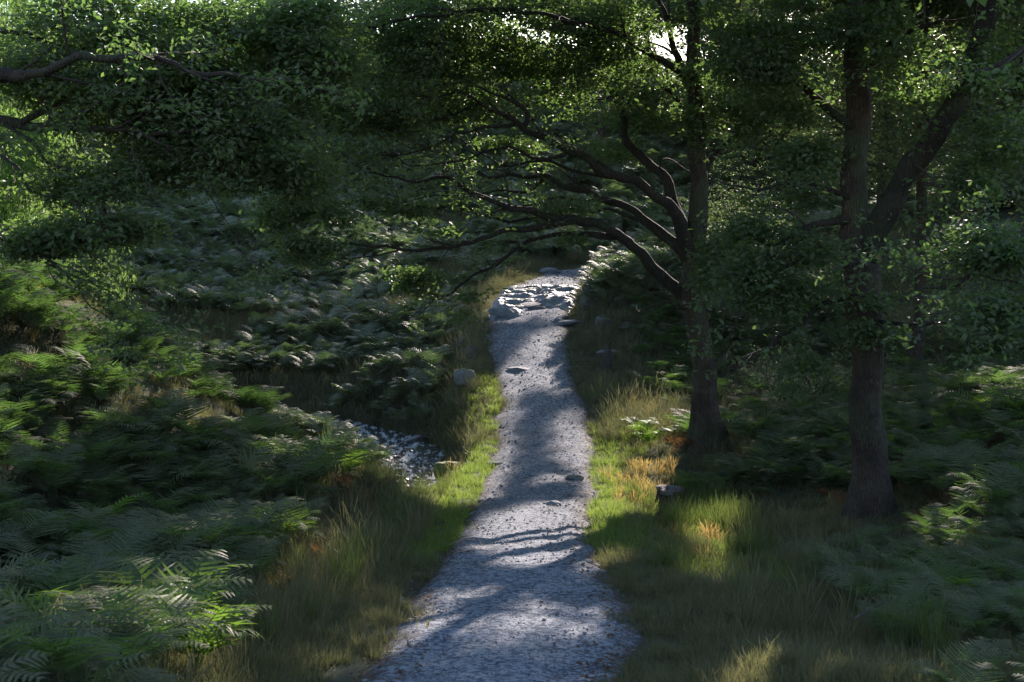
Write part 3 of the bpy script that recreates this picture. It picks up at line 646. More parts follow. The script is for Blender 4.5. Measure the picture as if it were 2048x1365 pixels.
# 5 woodland behind: generic trees
def wood_tree(x, y, hgt, crw, label, key=None, lean=(0, 0), rad=.2, matname='oakfar', group=None, seed=0, n=700, leaf=.15, name="broadleaf_tree", low=.3, nl=8, bark='bark'):
    r = np.random.default_rng(seed); z0 = G(x, y)
    top = np.array([x + lean[0], y + lean[1], z0 + hgt])
    b = np.array([x, y, z0])
    ctrl = [b + (top - b) * t + np.array([r.normal(0, .12), r.normal(0, .12), 0]) * (t > 0) for t in (0, .12, .3, .5, .7, .9)]
    tr = rad * np.array([1.1, .95, .85, .65, .42, .12])
    P, rr = catmull(ctrl, tr, .5)
    limbs = []; cl = []
    for k in range(7):
        t = r.uniform(low, .8); i = int(t * (len(P) - 1)); a = r.uniform(0, 2 * math.pi)
        s = P[i]; d = np.array([math.cos(a), math.sin(a), r.uniform(.1, .8)]); l = crw * r.uniform(.6, 1.0)
        pts = wander(s, d, l, l / 5, .25, .2, r)
        limbs.append((pts, np.linspace(rr[i] * .5, .02, len(pts)))); 
        for q in pts[2:]: cl.append(q + r.normal(size=(n // 40, 3)) * [crw * .28, crw * .28, crw * .16])
    c0 = b + (top - b) * (.5 + low * .5)
    a = r.normal(size=(n, 3)) * .5 * [crw, crw, hgt * (1 - low) * .42] + c0
    a = a[fbm(a, .55, seed, 3) > .45]; cl.append(a)
    cl = np.concatenate(cl)
    root = thing(name, label, "tree", b, group)
    g = Geo(); tube(g, P, rr, 10, rough=.15, seed=seed, flare=(z0, .8, .4)); g.build("trunk", M[bark], root, True, b)
    for (pts, lr) in limbs:
        g = Geo(); tube(g, pts, lr, 5); g.build("limb", M[bark], root, True, b)
    crown_mesh(root, cl, nl, leaf, .42, matname, b, seed=seed)
    if key in EXTRA and len(EXTRA[key]): crown_mesh(root, EXTRA[key], 9, .2, .34, matname, b, name="added_shade_crown", seed=seed + 9)  # extra leaves put in to block the sun
    return root
WOOD = [
    # x, y, height, crown, label, key, lean, radius
    (11.3, 40, 13, 3.2, "slim dark tree standing close behind the forked oak's slanting limb", 'right_a', (.4, 0), .2),
    (16.0, 36, 12, 3.2, "dark tree at the right edge behind the ferns, branches low", 'right_b', (-.4, 0), .2),
    (12.4, 53, 12, 3.0, "tall tree right of the hazy bush, behind the arching oak", 'mid_a', (0, 0), .2),
    (-15.5, 41, 12, 3.5, "leafy tree on the left slope behind the shadowed oak", 'left_b', (0, 0), .2),
    (5.6, 88, 13, 3.4, "straight trunked tree on the ridge above the arching limbs", 'mid_b', (0, 0), .24),
    (15, 58, 13, 4.0, "broad dense tree deep in the wood at right", 'mid_c', (0, 0), .22),
]
for k, (x, y, h_, c_, lb, key, ln, rd) in enumerate(WOOD):
    wood_tree(x, y, h_, c_, lb, key, ln, rd, seed=20 + k, n=900, low=.35 if key != 'mid_b' else .45)
RKEY = {(-9.5, 104): 'r0', (-20, 109): 'r1', (2.8, 106): 'r2', (13.5, 100): 'r3', (-24.5, 106): 'r5'}
RIDGE = [(-34, 100, 13), (-29, 104, 12), (-24.5, 106, 13), (-20, 109, 14), (-13, 108, 14), (-9.5, 104, 12), (-5, 109, 14), (-1.0, 105, 13), (2.8, 106, 14), (9.5, 104, 14), (13.5, 100, 13), (18, 98, 13), (23, 95, 13), (28, 90, 13), (33, 96, 14), (14, 84, 12), (21, 80, 12), (27, 72, 12), (22, 64, 12), (19, 48, 12), (-2.5, 112, 14), (7, 112, 15)]
for k, (x, y, h_) in enumerate(RIDGE):
    wood_tree(x, y, h_, 3.8, "tree of the dark line of woodland along the far ridge", RKEY.get((x, y)), (random.uniform(-.8, .8), 0), .22, seed=60 + k, n=1700, leaf=.3, low=.3, group="trees along the far ridge")

# larch with feathery sprays at the left edge
def larch(x, y, hgt, label, seed):
    r = np.random.default_rng(seed); z0 = G(x, y); b = np.array([x, y, z0]); root = thing("larch_tree", label, "tree", b)
    P = np.array([[x + .1 * math.sin(t * 3), y, z0 + hgt * t] for t in np.linspace(0, 1, 20)])
    g = Geo(); tube(g, P, np.linspace(.22, .03, 20), 10, rough=.12, seed=seed); g.build("trunk", M['bark'], root, True, b)
    tw = Geo(); cl = []
    for k in range(90):
        t = r.uniform(.12, .98); a = r.uniform(0, 6.28); l = (1 - t) * 3.4 + .5
        B = wander(b + [0, 0, hgt * t], [math.cos(a), math.sin(a), .15], l, .2, .15, -.5, r); tube(tw, B, np.linspace(.03, .005, len(B)), 4)
        for q in B[2:]: cl.append(q + r.normal(size=(7, 3)) * [.22, .22, .2] - [0, 0, .12])
    tw.build("branches", M['twig'], root, True, b)
    cl = np.concatenate(cl); cl = cl[~open_mask(cl)]
    V, Qd = leaves(cl, 9, .20, .22, flat=.9, aspect=.16, droop=.7, seed=seed); quads("crown", V - b, Qd, M['larch'], root)
larch(-15.2, 44, 13, "feathery bright green larch at the left edge behind dark boughs", 91)
larch(-13.4, 39, 11.0, "smaller larch with drooping sprays right above the lit bracken mound", 92)

# hazy bush past the arching oak, and understorey shrubs on the right
def shrub(x, y, hgt, wdt, label, seed, n=500, leaf=.07, matname='bush', group=None, name="bush"):
    r = np.random.default_rng(seed); z0 = G(x, y); b = np.array([x, y, z0]); root = thing(name, label, "bush", b, group)
    g = Geo(); cl = []
    for k in range(14):
        a = r.uniform(0, 6.28); B = wander(b + [r.normal() * .1, r.normal() * .1, -.05], [math.cos(a) * .6, math.sin(a) * .6, 1.0], hgt * r.uniform(.6, 1), .2, .3, .1, r)
        tube(g, B, np.linspace(.025, .005, len(B)), 4)
        for q in B[len(B) // 4:]: cl.append(q + r.normal(size=(max(2, n // 120), 3)) * [wdt * .2, wdt * .2, hgt * .09])
    g.build("stems", M['twig'], root, True, b)
    crown_mesh(root, np.concatenate(cl), 9, leaf, .24, matname, b, seed=seed, name="foliage")
for k, (x, y, h_, w_, lb) in enumerate([(9.2, 58, 4.2, 3.4, "pale hazy bush catching light behind the arching oak's trunk"), (12.6, 52, 4.0, 3.0, "dark bush between the two big oak trunks, far back"), (10.2, 44, 3.5, 2.6, "twiggy dark bush left of the forked oak's trunk"),
                                       (14.5, 42, 3.6, 2.6, "leafy bush in the gap right of the forked oak's trunk"), (13.2, 33, 3.0, 2.2, "dark shrub at the right edge above the pale ferns"), (7.6, 36, 2.6, 2.0, "low shrub between the two oaks above the ferns"),
                                       (12.0, 27, 2.2, 1.8, "shadowed shrub right of the forked oak, in front of the ferns"), (17.5, 50, 4.2, 3.0, "bush deep in the shade at far right"), (6.0, 46, 2.2, 2.0, "small bush on the bank right behind the arching oak")]):
    shrub(x, y, h_, w_, lb, 130 + k, 900 if k == 0 else 700)

# ------------------------------------------------------------------ scattered stuff: templates and points live in ONE object
def frond_geo(length=1.0, pairs=12, wid=.36, fine=True, arch=.9, seed=0, lean=.5, stipe=.35, az=0.0, origin=(0, 0, 0)):
    """one bracken frond: bare stipe, arching rachis, pinnae with pinnules"""
    r = np.random.default_rng(seed); g = Geo()
    n = 22; t = np.linspace(0, 1, n)
    el = R(82) - lean * t * 1.0 - arch * np.maximum(t - stipe * .8, 0) * 1.6
    ds = length / (n - 1); hx = np.cumsum(np.cos(el)) * ds; hz = np.cumsum(np.sin(el)) * ds
    yaw = az + r.normal(0, .15) * t
    P = np.stack([hx * np.cos(yaw), hx * np.sin(yaw), hz], -1) + np.array(origin)
    tube(g, P, np.linspace(.006, .0015, n) * (1.4 if not fine else 1), 3)
    T = np.gradient(P, axis=0); T /= np.linalg.norm(T, axis=1)[:, None]
    side = np.cross(T, [0, 0, 1]); side /= np.linalg.norm(side, axis=1)[:, None] + 1e-9
    nor = np.cross(side, T)
    Vs = []
    for k in range(pairs):
        u = stipe + (1 - stipe) * (k + .3) / pairs; i = u * (n - 1); i0 = min(int(i), n - 2); f = i - i0
        p = P[i0] * (1 - f) + P[i0 + 1] * f; tv = T[i0]; sv = side[i0]; nv = nor[i0]
        q = (k + .3) / pairs
        ln = wid * length * (1 - q) ** .8 * (.75 + .35 * math.sin(min(q * 5, 1.57))) + .02
        for s in (-1, 1):
            d = sv * s * .93 + tv * .38 + nv * r.normal(.02, .10); d /= np.linalg.norm(d)
            dr = r.uniform(.10, .38)
            wv = np.cross(d, nv); wv /= np.linalg.norm(wv)
            sp = length * (1 - stipe) / pairs
            m = 5 if fine else 2
            for q2 in range(m):
                c0, c1 = q2 / m, (q2 + 1) / m
                pa = p + d * ln * c0 - nv * ln * dr * c0 ** 2 + tv * ln * .10 * c0 ** 2; pb = p + d * ln * c1 - nv * ln * dr * c1 ** 2 + tv * ln * .10 * c1 ** 2
                wa = sp * .40 * (1 - c0) ** .7; wb = sp * (.40 * (1 - c1) ** .7 * (.55 if fine else 1)) + .001
                Vs.append(np.stack([pa + wv * wa, pa - wv * wa, pb - wv * wb, pb + wv * wb], 0)[None])
    V = np.concatenate(Vs).reshape(-1, 3); g.add(V, np.arange(len(V)).reshape(-1, 4))
    return g.arrays()

def clump(nf, fine, seed, hgt=1.0):
    r = np.random.default_rng(seed); g = Geo()
    for k in range(nf):
        a = k / nf * 6.283 + r.normal(0, .5)
        g.add(*frond_geo(hgt * r.uniform(.75, 1.15), int(r.integers(13, 17)) if fine else 10, r.uniform(.34, .46), fine, r.uniform(.7, 1.3), int(seed * 100 + k), r.uniform(.2, .6), r.uniform(.3, .42), a, (r.normal() * .08, r.normal() * .08, 0)))
    return g.arrays()

def blades(n, h, rad, wid, seed, droop=.5, seg=3, seedhead=0.):
    r = np.random.default_rng(seed)
    a = r.uniform(0, 6.283, n); rr = rad * np.sqrt(r.uniform(0, 1, n)); hh = h * r.uniform(.5, 1.15, n); a2 = a + r.normal(0, .9, n)
    lean = r.uniform(.05, droop, n); b = np.stack([rr * np.cos(a), rr * np.sin(a), -.03 * np.ones(n)], -1)
    D = np.stack([np.cos(a2), np.sin(a2), np.zeros(n)], -1); fa = r.uniform(0, 3.14, n); S = np.stack([np.cos(fa), np.sin(fa), np.zeros(n)], -1)
    Vv = []
    for k in range(seg + 1):
        t = k / seg; c = b + D * (hh * lean * t ** 2)[:, None] + np.array([0, 0, 1]) * (hh * (t - .35 * lean * t ** 2.2))[:, None]
        w_ = wid * (1 - t ** 1.5) + .0006
        if seedhead and k >= seg - 1: w_ = wid * seedhead * (1.0 if k == seg - 1 else .25)
        Vv += [c - S * w_, c + S * w_]
    V = np.stack(Vv, 1)                              # n, 2*(seg+1), 3
    base = np.arange(n)[:, None, None] * 2 * (seg + 1)
    q = np.array([[2 * k, 2 * k + 1, 2 * k + 3, 2 * k + 2] for k in range(seg)])[None]
    return V.reshape(-1, 3), (base + q).reshape(-1, 4)

def stone_geo(seed, flat=.55, sub=2):
    r = np.random.default_rng(seed)
    n, m = (5, 8) if sub < 2 else ((9, 14) if sub == 2 else (26, 40))
    th = np.linspace(.0, math.pi, n); ph = np.linspace(0, 2 * math.pi, m, endpoint=False)
    D = np.stack([np.sin(th)[:, None] * np.cos(ph), np.sin(th)[:, None] * np.sin(ph), np.cos(th)[:, None] * np.ones(m)], -1)
    # cut by random planes for facets
    k = np.ones(D.shape[:2])
    for _ in range(9):
        nrm = r.normal(size=3); nrm /= np.linalg.norm(nrm); d = r.uniform(.55, .9); dn = D @ nrm
        k = np.minimum(k, np.where(dn > .05, d / np.maximum(dn, .05), 9))
    V = D * k[..., None]
    if sub >= 2: V = V * (1 + .12 * (fbm(D, 2.5, seed, 3) - .5)[..., None] * 2)
    V = V * [1, r.uniform(.65, 1), flat]
    V = V.reshape(-1, 3); i = np.arange(n - 1)[:, None] * m; j = np.arange(m)[None]; j2 = (j + 1) % m
    return V, np.stack([i + j, i + m + j, i + m + j2, i + j2], -1).reshape(-1, 4)

def scatter(name, label, templates, mats, pts, rot, scl, pick, kind="stuff"):
    """templates: list of (V,Q,material index); every copy is an instance of a piece of this same object's mesh"""
    V = []; Q = []; tid = []; mi = []; n = 0
    for k, (v, q, m) in enumerate(templates):
        if isinstance(m, int): m = np.full(len(q), m)
        V.append(v); Q.append(q + n); n += len(v); tid += [k] * len(v); mi.append(m)
    V = np.concatenate(V); Q = np.concatenate(Q); nt_ = len(V)
    o = quads(name, np.concatenate([V, pts]), Q, mats, None, False, np.concatenate(mi))
    me = o.data; N_ = len(pts)
    def attr(nm, ty, arr, field):
        a = me.attributes.new(nm, ty, 'POINT'); a.data.foreach_set(field, np.ascontiguousarray(arr).ravel())
    attr("tid", 'INT', np.r_[np.array(tid), np.full(N_, -1)].astype(np.int32), "value")
    attr("pick", 'INT', np.r_[np.zeros(nt_), pick].astype(np.int32), "value")
    attr("rot", 'FLOAT_VECTOR', np.concatenate([np.zeros((nt_, 3)), rot]).astype(np.float32), "vector")
    attr("scl", 'FLOAT_VECTOR', np.concatenate([np.ones((nt_, 3)), scl]).astype(np.float32), "vector")
    ng = bpy.data.node_groups.new(name + "_scatter", 'GeometryNodeTree')
    ng.interface.new_socket("Geometry", in_out='INPUT', socket_type='NodeSocketGeometry')
    ng.interface.new_socket("Geometry", in_out='OUTPUT', socket_type='NodeSocketGeometry')
    def A_(nm, ty):
        a = ng.nodes.new("GeometryNodeInputNamedAttribute"); a.data_type = ty; a.inputs[0].default_value = nm; return a.outputs[0]
    gi = ng.nodes.new("NodeGroupInput"); go = ng.nodes.new("NodeGroupOutput")
    cmp = ng.nodes.new("FunctionNodeCompare"); cmp.data_type = 'INT'; cmp.operation = 'LESS_THAN'
    ng.links.new(A_("tid", 'INT'), cmp.inputs[2]); cmp.inputs[3].default_value = 0
    sep = ng.nodes.new("GeometryNodeSeparateGeometry"); sep.domain = 'POINT'
    ng.links.new(gi.outputs[0], sep.inputs[0]); ng.links.new(cmp.outputs[0], sep.inputs[1])
    spl = ng.nodes.new("GeometryNodeSplitToInstances"); spl.domain = 'POINT'
    ng.links.new(sep.outputs[1], spl.inputs[0]); ng.links.new(A_("tid", 'INT'), spl.inputs[2])
    iop = ng.nodes.new("GeometryNodeInstanceOnPoints")
    ng.links.new(sep.outputs[0], iop.inputs["Points"]); ng.links.new(spl.outputs[0], iop.inputs["Instance"])
    iop.inputs["Pick Instance"].default_value = True
    ng.links.new(A_("pick", 'INT'), iop.inputs["Instance Index"])
    e2r = ng.nodes.new("FunctionNodeEulerToRotation"); ng.links.new(A_("rot", 'FLOAT_VECTOR'), e2r.inputs[0])
    ng.links.new(e2r.outputs[0], iop.inputs["Rotation"]); ng.links.new(A_("scl", 'FLOAT_VECTOR'), iop.inputs["Scale"])
    ng.links.new(iop.outputs[0], go.inputs[0])
    md = o.modifiers.new("scatter", 'NODES'); md.node_group = ng
    tag(o, label, kind=kind); return o

def region(n, x0, x1, y0, y1, seed, fan=None):
    r = np.random.default_rng(seed)
    y = r.uniform(y0, y1, n); x = r.uniform(x0, x1, n)
    if fan: x = r.uniform(-1, 1, n) * (y * fan[0] + fan[1]) + fan[2]
    return x, y, r
def spin(r, n, tilt=.12): return np.stack([r.normal(0, tilt, n), r.normal(0, tilt, n), r.uniform(0, 6.283, n)], -1)
def scl3(s): return np.stack([s, s, s], -1)

def zones(x, y):
    """how suitable each spot is for bracken / short verge grass / long grass"""
    pd, hw, pz = path_dist(x, y); e = pd - hw
    sd, sp = seg_dist(x, y, STREAM); sw = np.interp(sp, np.arange(len(SW)), SW)
    s_out = sd - sw * .95
    return e, s_out
# -------- bracken
FINE = [(*clump(4, True, 1000 + k), 0) for k in range(4)]
COARSE = [(*clump(5, False, 1100 + k), 0) for k in range(4)]
def bracken(name, label, x, y, r, keep, fine, smin=.7, smax=1.25, sink=0., mats=None, hfac=None):
    e, so = zones(x, y)
    z = height(x, y)
    P = xyz(x, y, z - sink)
    k = keep(x, y, e, so) & ~((e < .5) | (so < .35))
    P = P[k]; n = len(P)
    s = r.uniform(smin, smax, n)
    s *= .55 + .9 * fbm(P, .55, 66, 2)
    P[:, 2] += .5 * (fbm(P, .4, 67, 2) - .5) * (P[:, 1] < 34)
    print(name, n)
    return scatter(name, label, FINE if fine else COARSE, [mats or M['bracken']], P, spin(r, n), scl3(s), r.integers(0, 4, n))
def patch(x, y, s, seed, thr): return fbm(xyz(x, y, 0), s, seed, 3) > thr

# near left bank and mound
x, y, r = region(6800, -17, -1.2, 6, 31.5, 301)
def kl(x, y, e, so):
    # long grass holds the strip beside the path, bracken stands back from it
    lim = np.interp(y, [6, 12, 17, 22, 27, 31], [1.1, 1.7, 2.1, 2.6, 2.6, 2.2])
    back = ((y > 29.0) & (x > -5.5)) | ((y > 26.6) & (x > -3.6))
    return (x < path_x(y) - path_w(y) / 2 - lim + (vnoise(xyz(x, y, 0), .8, 5) - .5) * 1.0) & ~back & (np.abs(x) < y * .42 + 3) & patch(x, y, .7, 71, .42)
bracken("bracken", "waist high green bracken covering the near left bank and its mound", x, y, r, kl, True, .5, 1.0)
# valley floor, left of the path beyond the stream: patchy
x, y, r = region(5200, -24, 0, 33, 66, 302)
bracken("bracken", "patchy bracken across the shaded valley floor beyond the stream", x, y, r,
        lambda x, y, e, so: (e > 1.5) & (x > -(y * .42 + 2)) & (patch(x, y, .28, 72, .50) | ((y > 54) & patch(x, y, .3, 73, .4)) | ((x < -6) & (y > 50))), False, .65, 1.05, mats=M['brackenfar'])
# far hillside
x, y, r = region(17000, 0, 0, 62, 108, 303, fan=(.42, 3, -2))
bracken("bracken", "grey green bracken blanketing the far hillside in shade", x, y, r,
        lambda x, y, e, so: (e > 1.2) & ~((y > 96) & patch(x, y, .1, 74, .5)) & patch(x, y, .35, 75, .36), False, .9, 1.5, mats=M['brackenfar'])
# bank right of the path
x, y, r = region(1500, 2.3, 10.5, 41.5, 58, 304)
bracken("bracken", "thick bracken topping the bank where the path bends right", x, y, r,
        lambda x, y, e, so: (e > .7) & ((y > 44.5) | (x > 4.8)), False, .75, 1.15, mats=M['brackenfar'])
# woodland floor right
x, y, r = region(3600, 2.8, 20, 20, 44, 305)
bracken("bracken", "dark bracken over the woodland floor between and behind the two oaks", x, y, r,
        lambda x, y, e, so: (x < y * .40 + 2) & (((y > 27.5) & (e > 2.0)) | ((x > 7.2) & (y > 21)) | ((e > 1.9) & (y > 28.8))) & ((x - 4.1) ** 2 + (y - 30.6) ** 2 > .8) & patch(x, y, .4, 76, .34), True, .55, .95)
# near right corner
x, y, r = region(900, 3.2, 9, 6, 21, 306)
bracken("bracken", "dim bracken at the lower right corner of the view", x, y, r, lambda x, y, e, so: (x > 3.1 + (y - 9) * .10) & (np.abs(x) < y * .40 + 2) & patch(x, y, .6, 78, .46), True, .4, .75)
# dead bracken litter under the green
x, y, r = region(2600, -16, 16, 7, 34, 307)
DEAD = [(*clump(4, False, 1200 + k), 0) for k in range(3)]
e, so = zones(x, y); k = (e > 1.6) & (so > .5) & ~((x > 0) & (y < 28) & (e < 4.5)) & patch(x, y, .7, 79, .5); P = xyz(x, y, height(x, y) - .1)[k]; n = len(P)
scatter("dead_bracken_litter", "rusty dead bracken lying beneath the green fronds", DEAD, [M['brackendead']], P, spin(r, n, .5), scl3(r.uniform(.3, .55, n)), r.integers(0, 3, n))

# -------- grass
SHORT = [(*blades(46, .13, .13, .0035, 400 + k, .7, 2), 0) for k in range(3)] + [(*blades(34, .24, .12, .0035, 410 + k, .7, 3), 0) for k in range(2)]
LONG = [(*blades(44, .50, .13, .0023, 420 + k, .75, 4), 0) for k in range(3)] + [(*blades(16, .72, .12, .0022, 430 + k, .6, 4, 2.6), 0) for k in range(3)]
RUSH = [(*blades(60, .62, .10, .0035, 440 + k, .35, 3), 0) for k in range(2)]
def grass(name, label, temps, mat_, x, y, r, keep, smin, smax, tilt=.1):
    e, so = zones(x, y); k = keep(x, y, e, so)
    P = xyz(x, y, height(x, y))[k]; n = len(P); s = r.uniform(smin, smax, n); print(name, n)
    far = 1 + np.clip((P[:, 1] - 30) / 40, 0, 1.2)
    sc3 = np.stack([s * far, s * far, s], -1)
    return scatter(name, label, temps, [mat_], P, spin(r, n, tilt), sc3, r.integers(0, len(temps), n))
side_n = lambda x, y, s: (fbm(xyz(x, y, 0), .8, s, 3) - .5)
x, y, r = region(26000, -4.5, 7, 5, 62, 311)
grass("grass", "short bright green grass along both verges of the path", SHORT, M['grass'], x, y, r,
      lambda x, y, e, so: (e > -.04 + side_n(x, y, 81) * .35) & (e < 1.25 + side_n(x, y, 82) * 1.2 + 1.3 * ((x > 0) & (y < 25))) & (so > .15) & (y > 18.5 + side_n(x, y, 86) * 5) & (y < np.where(x > path_x(y), 36, 42) + side_n(x, y, 87) * 8), .55, 1.15)
x, y, r = region(16000, -4.5, 7, 5, 22, 317)
grass("grass", "thin dull trodden grass along the nearest stretch of the path", SHORT, M['long'], x, y, r,
      lambda x, y, e, so: (e > -.05 + side_n(x, y, 81) * 1.1) & (e < 2.2) & (y < 19.5 + side_n(x, y, 86) * 5), .5, 1.1)
x, y, r = region(12000, -4.5, 7, 33, 62, 318)
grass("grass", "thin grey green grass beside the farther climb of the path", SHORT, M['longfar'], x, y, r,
      lambda x, y, e, so: (e > -.05 + side_n(x, y, 81) * .9) & (e < 2.2), .5, 1.0)
x, y, r = region(16000, -16, 12, 6, 34, 312)
grass("long_grass", "tall dull green and straw grass between the path verge and the bracken", LONG, M['long'], x, y, r,
      lambda x, y, e, so: (e > .45 + side_n(x, y, 83) * .9 + ((y > 24) & (y < 36)) * .5) & (e < 3.6) & (so > .1) & ((x < 0) | ((r.random(len(x)) < .35) & (y > 13.5))) & ~((y > 26) & (y < 34) & (x < 0) & (x > -5)) & (e > np.where(y < 15, .75, .45)) & ~((x > 0) & (y > 17) & (y < 31) & (e < 2.3)), .5, 1.0, .15)
x, y, r = region(34000, 0, 0, 33, 72, 313, fan=(.36, 2, -4))
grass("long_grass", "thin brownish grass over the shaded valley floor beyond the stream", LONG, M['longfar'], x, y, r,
      lambda x, y, e, so: (e > .5 + side_n(x, y, 84) * 1.2) & (so > .05), .5, .95, .15)
x, y, r = region(9000, 0, 0, 86, 114, 314, fan=(.36, 2, -4))
grass("long_grass", "pale grass along the crest of the far hill", LONG, M['long'], x, y, r, lambda x, y, e, so: patch(x, y, .1, 74, .45), .9, 1.6, .15)
x, y, r = region(2500, -3.2, 5.6, 12, 31, 315)
grass("rushes", "upright dark rushes in tussocks beside the path", RUSH, M['rush'], x, y, r,
      lambda x, y, e, so: (e > .7) & (e < 2.8) & patch(x, y, 1.1, 85, .60), .7, 1.1)
GOLD = [(*blades(40, .42, .11, .003, 450 + k, .7, 4, 1.8), 0) for k in range(3)]
spots = [(1290, 960, 29.5, .45, 26), (1310, 985, 28.3, .4, 20), (1285, 810, 36, .35, 14), (1405, 1060, 23, .3, 20), (1385, 1140, 19.5, .2, 16), (1280, 1025, 27, .3, 14), (900, 900, 32.5, .3, 8), (20, 700, 24, .6, 22), (60, 740, 23, .6, 20), (620, 1170, 17.5, .35, 14), (10, 640, 26, .5, 12)]
PP = []
for (px, py, Y, rd, n) in spots:
    n = int(n * .45); c = at(px, py, Y); xx = c[0] + rng.normal(0, rd, n); yy = Y + rng.normal(0, rd, n); PP.append(xyz(xx, yy, height(xx, yy)))
PP = np.concatenate(PP); n = len(PP)
scatter("golden_grass", "tawny gold seeding grass in tufts beside the path", GOLD, [M['straw']], PP, spin(rng, n), scl3(rng.uniform(.6, 1.0, n)), rng.integers(0, 3, n))

x, y, r = region(30000, 0, 0, 5, 46, 316, fan=(.42, 3, 0))
grass("ground_cover", "low dull moss and grass under the trees and ferns", SHORT, M['long'], x, y, r, lambda x, y, e, so: (e > .6) & (so > -.1), .6, 1.3)
x, y, r = region(42000, 0, 0, 44, 100, 319, fan=(.38, 2, -3))
grass("ground_cover", "pale low grass between the bracken of the far slope", LONG[:3], M['longfar'], x, y, r, lambda x, y, e, so: (e > .8) & (x < path_x(y)) & (so > 0), .55, 1.1, .2)
# -------- gravel and stream stones
ST = [(*stone_geo(500 + k, .32, 1), 0) for k in range(6)]
r = np.random.default_rng(321)
n = 16000; y = 9 + 50 * r.uniform(0, 1, n) ** 1.9; x = path_x(y) + r.uniform(-1, 1, n) * path_w(y) / 2 * (1.02 + .25 * r.uniform(0, 1, n) ** 3)
s = (.006 + .024 * r.uniform(0, 1, n) ** 6) * (1 + (y - 10) / 45)
z = path_z(y) + (fbm(xyz(x, y, 0), 1.2, 31) - .5) * .10 - .16 * np.minimum(1, np.abs((x - path_x(y)) / (path_w(y) / 2 * 1.06))) ** 6 + s * .1
z = np.where(np.abs(x - path_x(y)) > path_w(y) / 2 * 1.03, height(x, y) + s * .2, z)
scatter("gravel", "loose slate chippings strewn over the path", ST, [M['slate']], xyz(x, y, z), spin(r, n, .4), scl3(s), r.integers(0, 6, n))
n = 1000; tt = r.uniform(0, 1, n); c = np.stack([np.interp(tt, np.linspace(0, 1, len(st)), st[:, q]) for q in range(3)], -1); u = r.uniform(-1, 1, n)
wn = np.stack([np.interp(tt, np.linspace(0, 1, len(st)), Nn[:, q]) for q in range(2)], -1); ww = np.interp(tt, np.linspace(0, 1, len(st)), stw)
c[:, :2] += wn * (u * ww * 1.05)[:, None]
k = (u > .25 + .9 * (vnoise(c, 1.3, 8) - .5)) | (r.random(n) < .10)        # bar of stones on the near bank
c = c[k]; n = len(c); s = .03 + .09 * r.uniform(0, 1, n) ** 2; c[:, 2] += s * .12 - .02
scatter("streambed_stones", "wet dark stones breaking the surface of the stream", [(*stone_geo(520 + k, .6, 2), 0) for k in range(5)], [M['wet']], c, spin(r, n, .3), scl3(s), r.integers(0, 5, n))

LIT = []
for k in range(4):
    v, q = leaves(np.zeros((3, 3)), 1, 1.0, .6, flat=.05, aspect=.6, seed=800 + k); v[:, 2] *= .25; LIT.append((v, q, 0))
n = 2600; y = 8 + 46 * r.uniform(0, 1, n) ** 1.6; sg = r.choice([-1, 1], n); x = path_x(y) + sg * path_w(y) / 2 * (1.05 - np.abs(r.normal(0, .28, n)))
z = np.where(np.abs(x - path_x(y)) > path_w(y) / 2, height(x, y) + .02, path_z(y) + .03 - .16 * np.minimum(1, np.abs((x - path_x(y)) / (path_w(y) / 2 * 1.06))) ** 6)
scatter("fallen_leaves", "brown fallen leaves scattered over the gravel and its edges", LIT, [M['brackendead']], xyz(x, y, z), spin(r, n, .2), scl3(r.uniform(.03, .055, n)), r.integers(0, 4, n))
# ------------------------------------------------------------------ single rocks
def rock(name, label, px, py, Y, w_, d_, h_, m, seed, group=None, dz=0., rotz=0., cat="rock"):
    c = at(px, py, Y); V, Qd = stone_geo(seed, 1.0, 3)
    V = V + (np.stack([fbm(V + 7, 5, seed + q, 3) for q in range(3)], -1) - .5) * .16
    o = quads(name, V * [w_ * .68, d_ * .68, h_ * .68], Qd, M[m], smooth=True)
    o.location = (c[0], Y, G(c[0], Y) + h_ * .36 + dz); o.rotation_euler = (0, 0, rotz); tag(o, label, cat, group); return o
rock("boulder", "dark round boulder left of the path, farthest of the three edging stones", 929, 680, 43, .40, .4, .42, 'darkstone', 601)
rock("boulder", "grey slanting boulder left of the path, middle one of the three edging stones", 940, 718, 41.5, .42, .4, .42, 'boulder', 602)
rock("boulder", "pale grey boulder left of the path, nearest and largest of the three edging stones", 928, 768, 39, .50, .45, .52, 'boulder', 603)
rock("boulder", "moss covered boulder at the stream edge by the bright verge grass", 895, 935, 32.6, .7, .6, .55, 'moss', 604, dz=-.05)
rock("marker_stone", "upright dark stone post at the right edge of the path below the bank", 1213, 762, 39.5, .30, .3, .80, 'darkstone', 605, cat="stone")
rock("flat_stone", "pale flat slab lying behind the upright stone post", 1218, 728, 41.2, .55, .4, .16, 'slate', 606, dz=.05)
rock("boulder", "tall grey boulder under the bracken bank right of the path", 1186, 672, 45.5, .6, .5, .85, 'boulder', 607)
rock("boulder", "low grey boulder under the bracken bank beside the tall one", 1212, 700, 43.5, .5, .4, .35, 'boulder', 608)
rock("boulder", "broad rock half buried in bracken left of the rocky step", 915, 600, 50, 1.0, .8, .6, 'boulder', 609)
rock("boulder", "pale rock at the foot of the left bank below the hanging twigs", 925, 620, 48, .5, .4, .35, 'slate', 610)
rock("boulder", "rock in the grass left of the middle edging stone", 860, 715, 42.5, .8, .6, .35, 'boulder', 611)
rock("boulder", "long dark rock at the far edge of the stream", 835, 872, 38.0, .7, .35, .3, 'wet', 612)
rock("boulder", "rounded grey rock beside the lit grass tip of the left mound", 490, 782, 33, .6, .5, .4, 'boulder', 613)
rock("boulder", "pale stone beyond the top of the rocky step where the path turns", 1100, 548, 58, .7, .6, .3, 'slate', 614)
